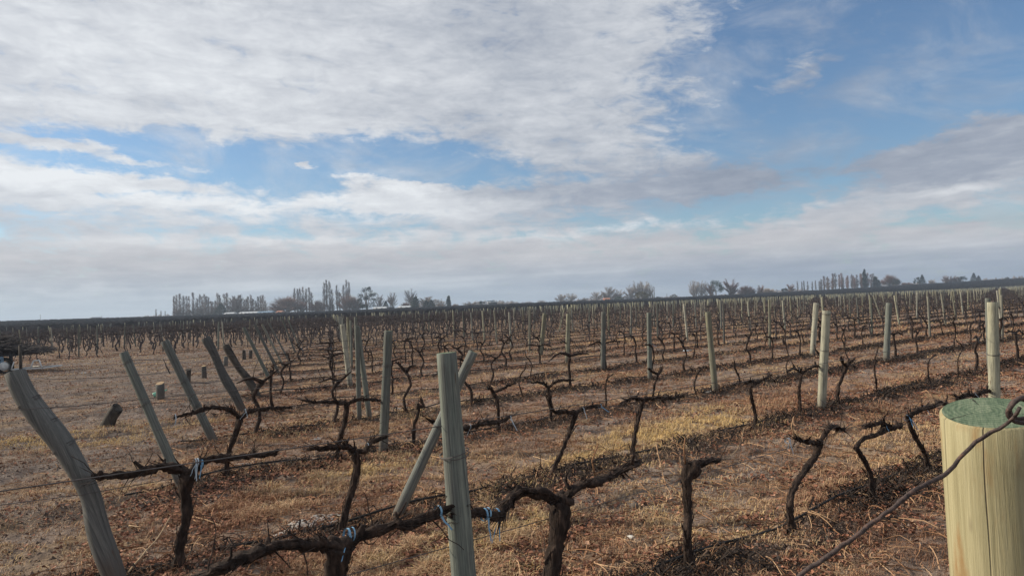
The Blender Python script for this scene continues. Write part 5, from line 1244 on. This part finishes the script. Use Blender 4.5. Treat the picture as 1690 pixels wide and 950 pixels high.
# ------------------------------------------------------------------ buildings far away
def house(px, basey, topy, wpx, name, label, wall='wall', roof='roof', Z=430, depth=7, flat=True, openings=2):
    g_ = ground_x(px, Z); z = float(terrain(g_[0], g_[1])); w = wpx / FPX * Z; top = at_depth(px, topy, Z)[2] - z; top = max(2.6, top)
    root = bpy.data.objects.new(name, None); COL.objects.link(root); root.location = (g_[0], g_[1], z)
    hw = top * (.72 if not flat else .90)
    mb = MB(); box(mb, (0, 0, hw / 2 - .1), (w, depth, hw + .2)); mb.obj('wall', M[wall], root)
    mb = MB()
    if flat: box(mb, (0, 0, hw + (top - hw) / 2), (w + .6, depth + .6, top - hw))
    else:
        V = [(-w / 2 - .4, -depth / 2 - .5, hw - .05), (w / 2 + .4, -depth / 2 - .5, hw - .05), (w / 2 + .4, depth / 2 + .5, hw - .05), (-w / 2 - .4, depth / 2 + .5, hw - .05), (-w / 2 - .4, 0, top), (w / 2 + .4, 0, top)]
        mb.add(V, [(0, 1, 5, 4), (2, 3, 4, 5), (3, 2, 1, 0)], [(0, 4, 3), (1, 2, 5)])
    mb.obj('roof', M[roof], root, smooth=False)
    for i in range(openings):
        x = (-.5 + (i + .5) / openings) * w * .9; mb = MB()
        if i == 0: box(mb, (x, -depth / 2 - .03, 1.05), (1.0, .06, 2.1)); mb.obj('door', M['door'], root)
        else: box(mb, (x, -depth / 2 - .03, 1.5), (1.3, .06, 1.0)); mb.obj('window', M['door'], root)
    return tag(root, label, 'building')
house(381, 526, 523, 14, 'farm_shed', 'small white-roofed shed right of the dark squat conifer', Z=425, flat=False)
house(412, 524, 519, 28, 'farm_shed', 'long low shed with white roof under the left windbreak', Z=425, flat=False, openings=4)
house(440, 523, 518, 22, 'farm_shed', 'low blue-roofed shed left of the dome willow', Z=425, roof='blue_tarp', flat=False, openings=3)
house(463, 521, 516, 7, 'farm_shed', 'tiny reddish hut in front of the dome willow', 'brick', 'brick', Z=420, flat=False, openings=1)
house(645, 511, 507, 9, 'farm_house', 'dark block house with pale flat roof in the middle tree line', 'wall_dark', 'roof', Z=420)
house(628, 512, 510, 20, 'farm_shed', 'low pale-roofed shed left of the dark block house', Z=425, flat=False)
house(668, 511, 509, 18, 'farm_shed', 'low white-roofed shed left of the green columnar conifer', Z=425, flat=False)
house(813, 505, 501, 14, 'farm_house', 'dark wide building below the white tank block', 'wall_dark', 'wall_dark', Z=425)
house(810, 505, 496, 9, 'tank_house', 'white box-like block standing behind the dark wide building', 'roof', 'blue_tarp', Z=445, openings=1)
house(1001, 499, 493, 8, 'brick_house', 'small red brick house left of the low green bush', 'brick', 'brick', Z=425, flat=False)
house(1226, 487, 483, 16, 'farm_shed', 'left pale-roofed shed below the wide reddish tree', Z=560, flat=False)
house(1240, 487, 480, 9, 'farm_house', 'dark block house between pale roofs on the right', 'wall_dark', 'wall_dark', Z=558)
house(1266, 486, 482, 17, 'farm_shed', 'right pale-roofed shed below the low rounded tree', Z=560, flat=False)
# dome shed on the far left horizon
g_ = ground_x(159, 700); z = float(terrain(g_[0], g_[1])); root = bpy.data.objects.new('dome_shed', None); COL.objects.link(root); root.location = (g_[0], g_[1], z)
top = at_depth(159, 523, 700)[2] - z; R_ = 6.5 / FPX * 700; mb = MB(); th = np.linspace(0, math.pi, 14); V = [(R_ * math.cos(a), y, top * math.sin(a)) for y in (-6, 6) for a in th]
mb.add(V, [(i, i + 1, 14 + i + 1, 14 + i) for i in range(13)], [(0, i + 1, i) for i in range(1, 13)] + [(14, 14 + i, 15 + i) for i in range(1, 13)]); mb.obj('roof', M['wall_dark'], root)
mb = MB(); box(mb, (0, -6.05, 1.3), (2.4, .1, 2.6)); mb.obj('door', M['door'], root); tag(root, 'arched dark shed on the far left horizon', 'shed')
def mast(px, topy, Z, label, cross=True, r0=.18):
    g_ = ground_x(px, Z); z = float(terrain(g_[0], g_[1])); h = at_depth(px, topy, Z)[2] - z; root = bpy.data.objects.new('utility_pole', None); COL.objects.link(root); root.location = (g_[0], g_[1], z)
    mb = MB(); tube(mb, [np.array([0, 0, -.3]), np.array([0, 0, h])], [r0, r0 * .7], 8); mb.obj('pole', M['post_old'], root)
    if cross: mb = MB(); box(mb, (0, -.2, h - .6), (2.0, .14, .14)); mb.obj('crossarm', M['post_old'], root)
    tag(root, label, 'pole')
mast(67, 519, 650, 'thin mast on the far left horizon'); mast(168, 521, 650, 'short dark pole beside the arched shed'); mast(1077, 470, 470, 'thin dark pole, left one of two by the round olive tree', False, .2); mast(1080.5, 473, 470, 'thin dark pole, right one of two by the round olive tree', False, .2); mast(1101, 484, 520, 'faint small pole left of the little round brownish tree', False, .14)
# ragged far woodland along the horizon
def treeline():
    mb = MB(); r = np.random.default_rng(9)
    for i in range(2600):
        a = RAD(r.uniform(-37, 37)); Z = r.uniform(1300, 1700); x, y = Z * math.tan(a), Z; zt = float(terrain(x, y)); h = (4 + 9 * float(vnoise(np.array([a * 30]), np.array([0.]), 3)[0]) ** 2) * r.uniform(.6, 1.2); w = r.uniform(3, 8)
        V = [(x - w, y, zt - 1), (x + w, y, zt - 1), (x, y + w, zt - 1), (x - w * .6, y, zt + h * .8), (x + w * .6, y, zt + h * .7), (x, y + w * .6, zt + h), (x, y, zt + h * 1.1)]
        mb.add(V, [(0, 1, 4, 3), (1, 2, 5, 4), (2, 0, 3, 5)], [(3, 4, 6), (4, 5, 6), (5, 3, 6)])
    return mb
tag(treeline().obj('far_woodland', M['twig_grey']), 'low blurred woodland along the far horizon', 'woodland', None, 'stuff')

# ------------------------------------------------------------------ haze
HZ = 0.00042
mb = MB(); box(mb, (0, 950, 14.0), (3800, 2300, 32)); o = mb.obj('haze', None); tag(o, kind='stuff')
m = bpy.data.materials.new('haze_air'); m.use_nodes = True; nt = m.node_tree; nt.nodes.clear()
pv = nt.nodes.new('ShaderNodeVolumePrincipled'); pv.inputs['Color'].default_value = (.62, .76, .95, 1); pv.inputs['Density'].default_value = HZ; pv.inputs['Anisotropy'].default_value = 0.2
om = nt.nodes.new('ShaderNodeOutputMaterial'); nt.links.new(pv.outputs[0], om.inputs['Volume']); o.data.materials.append(m)
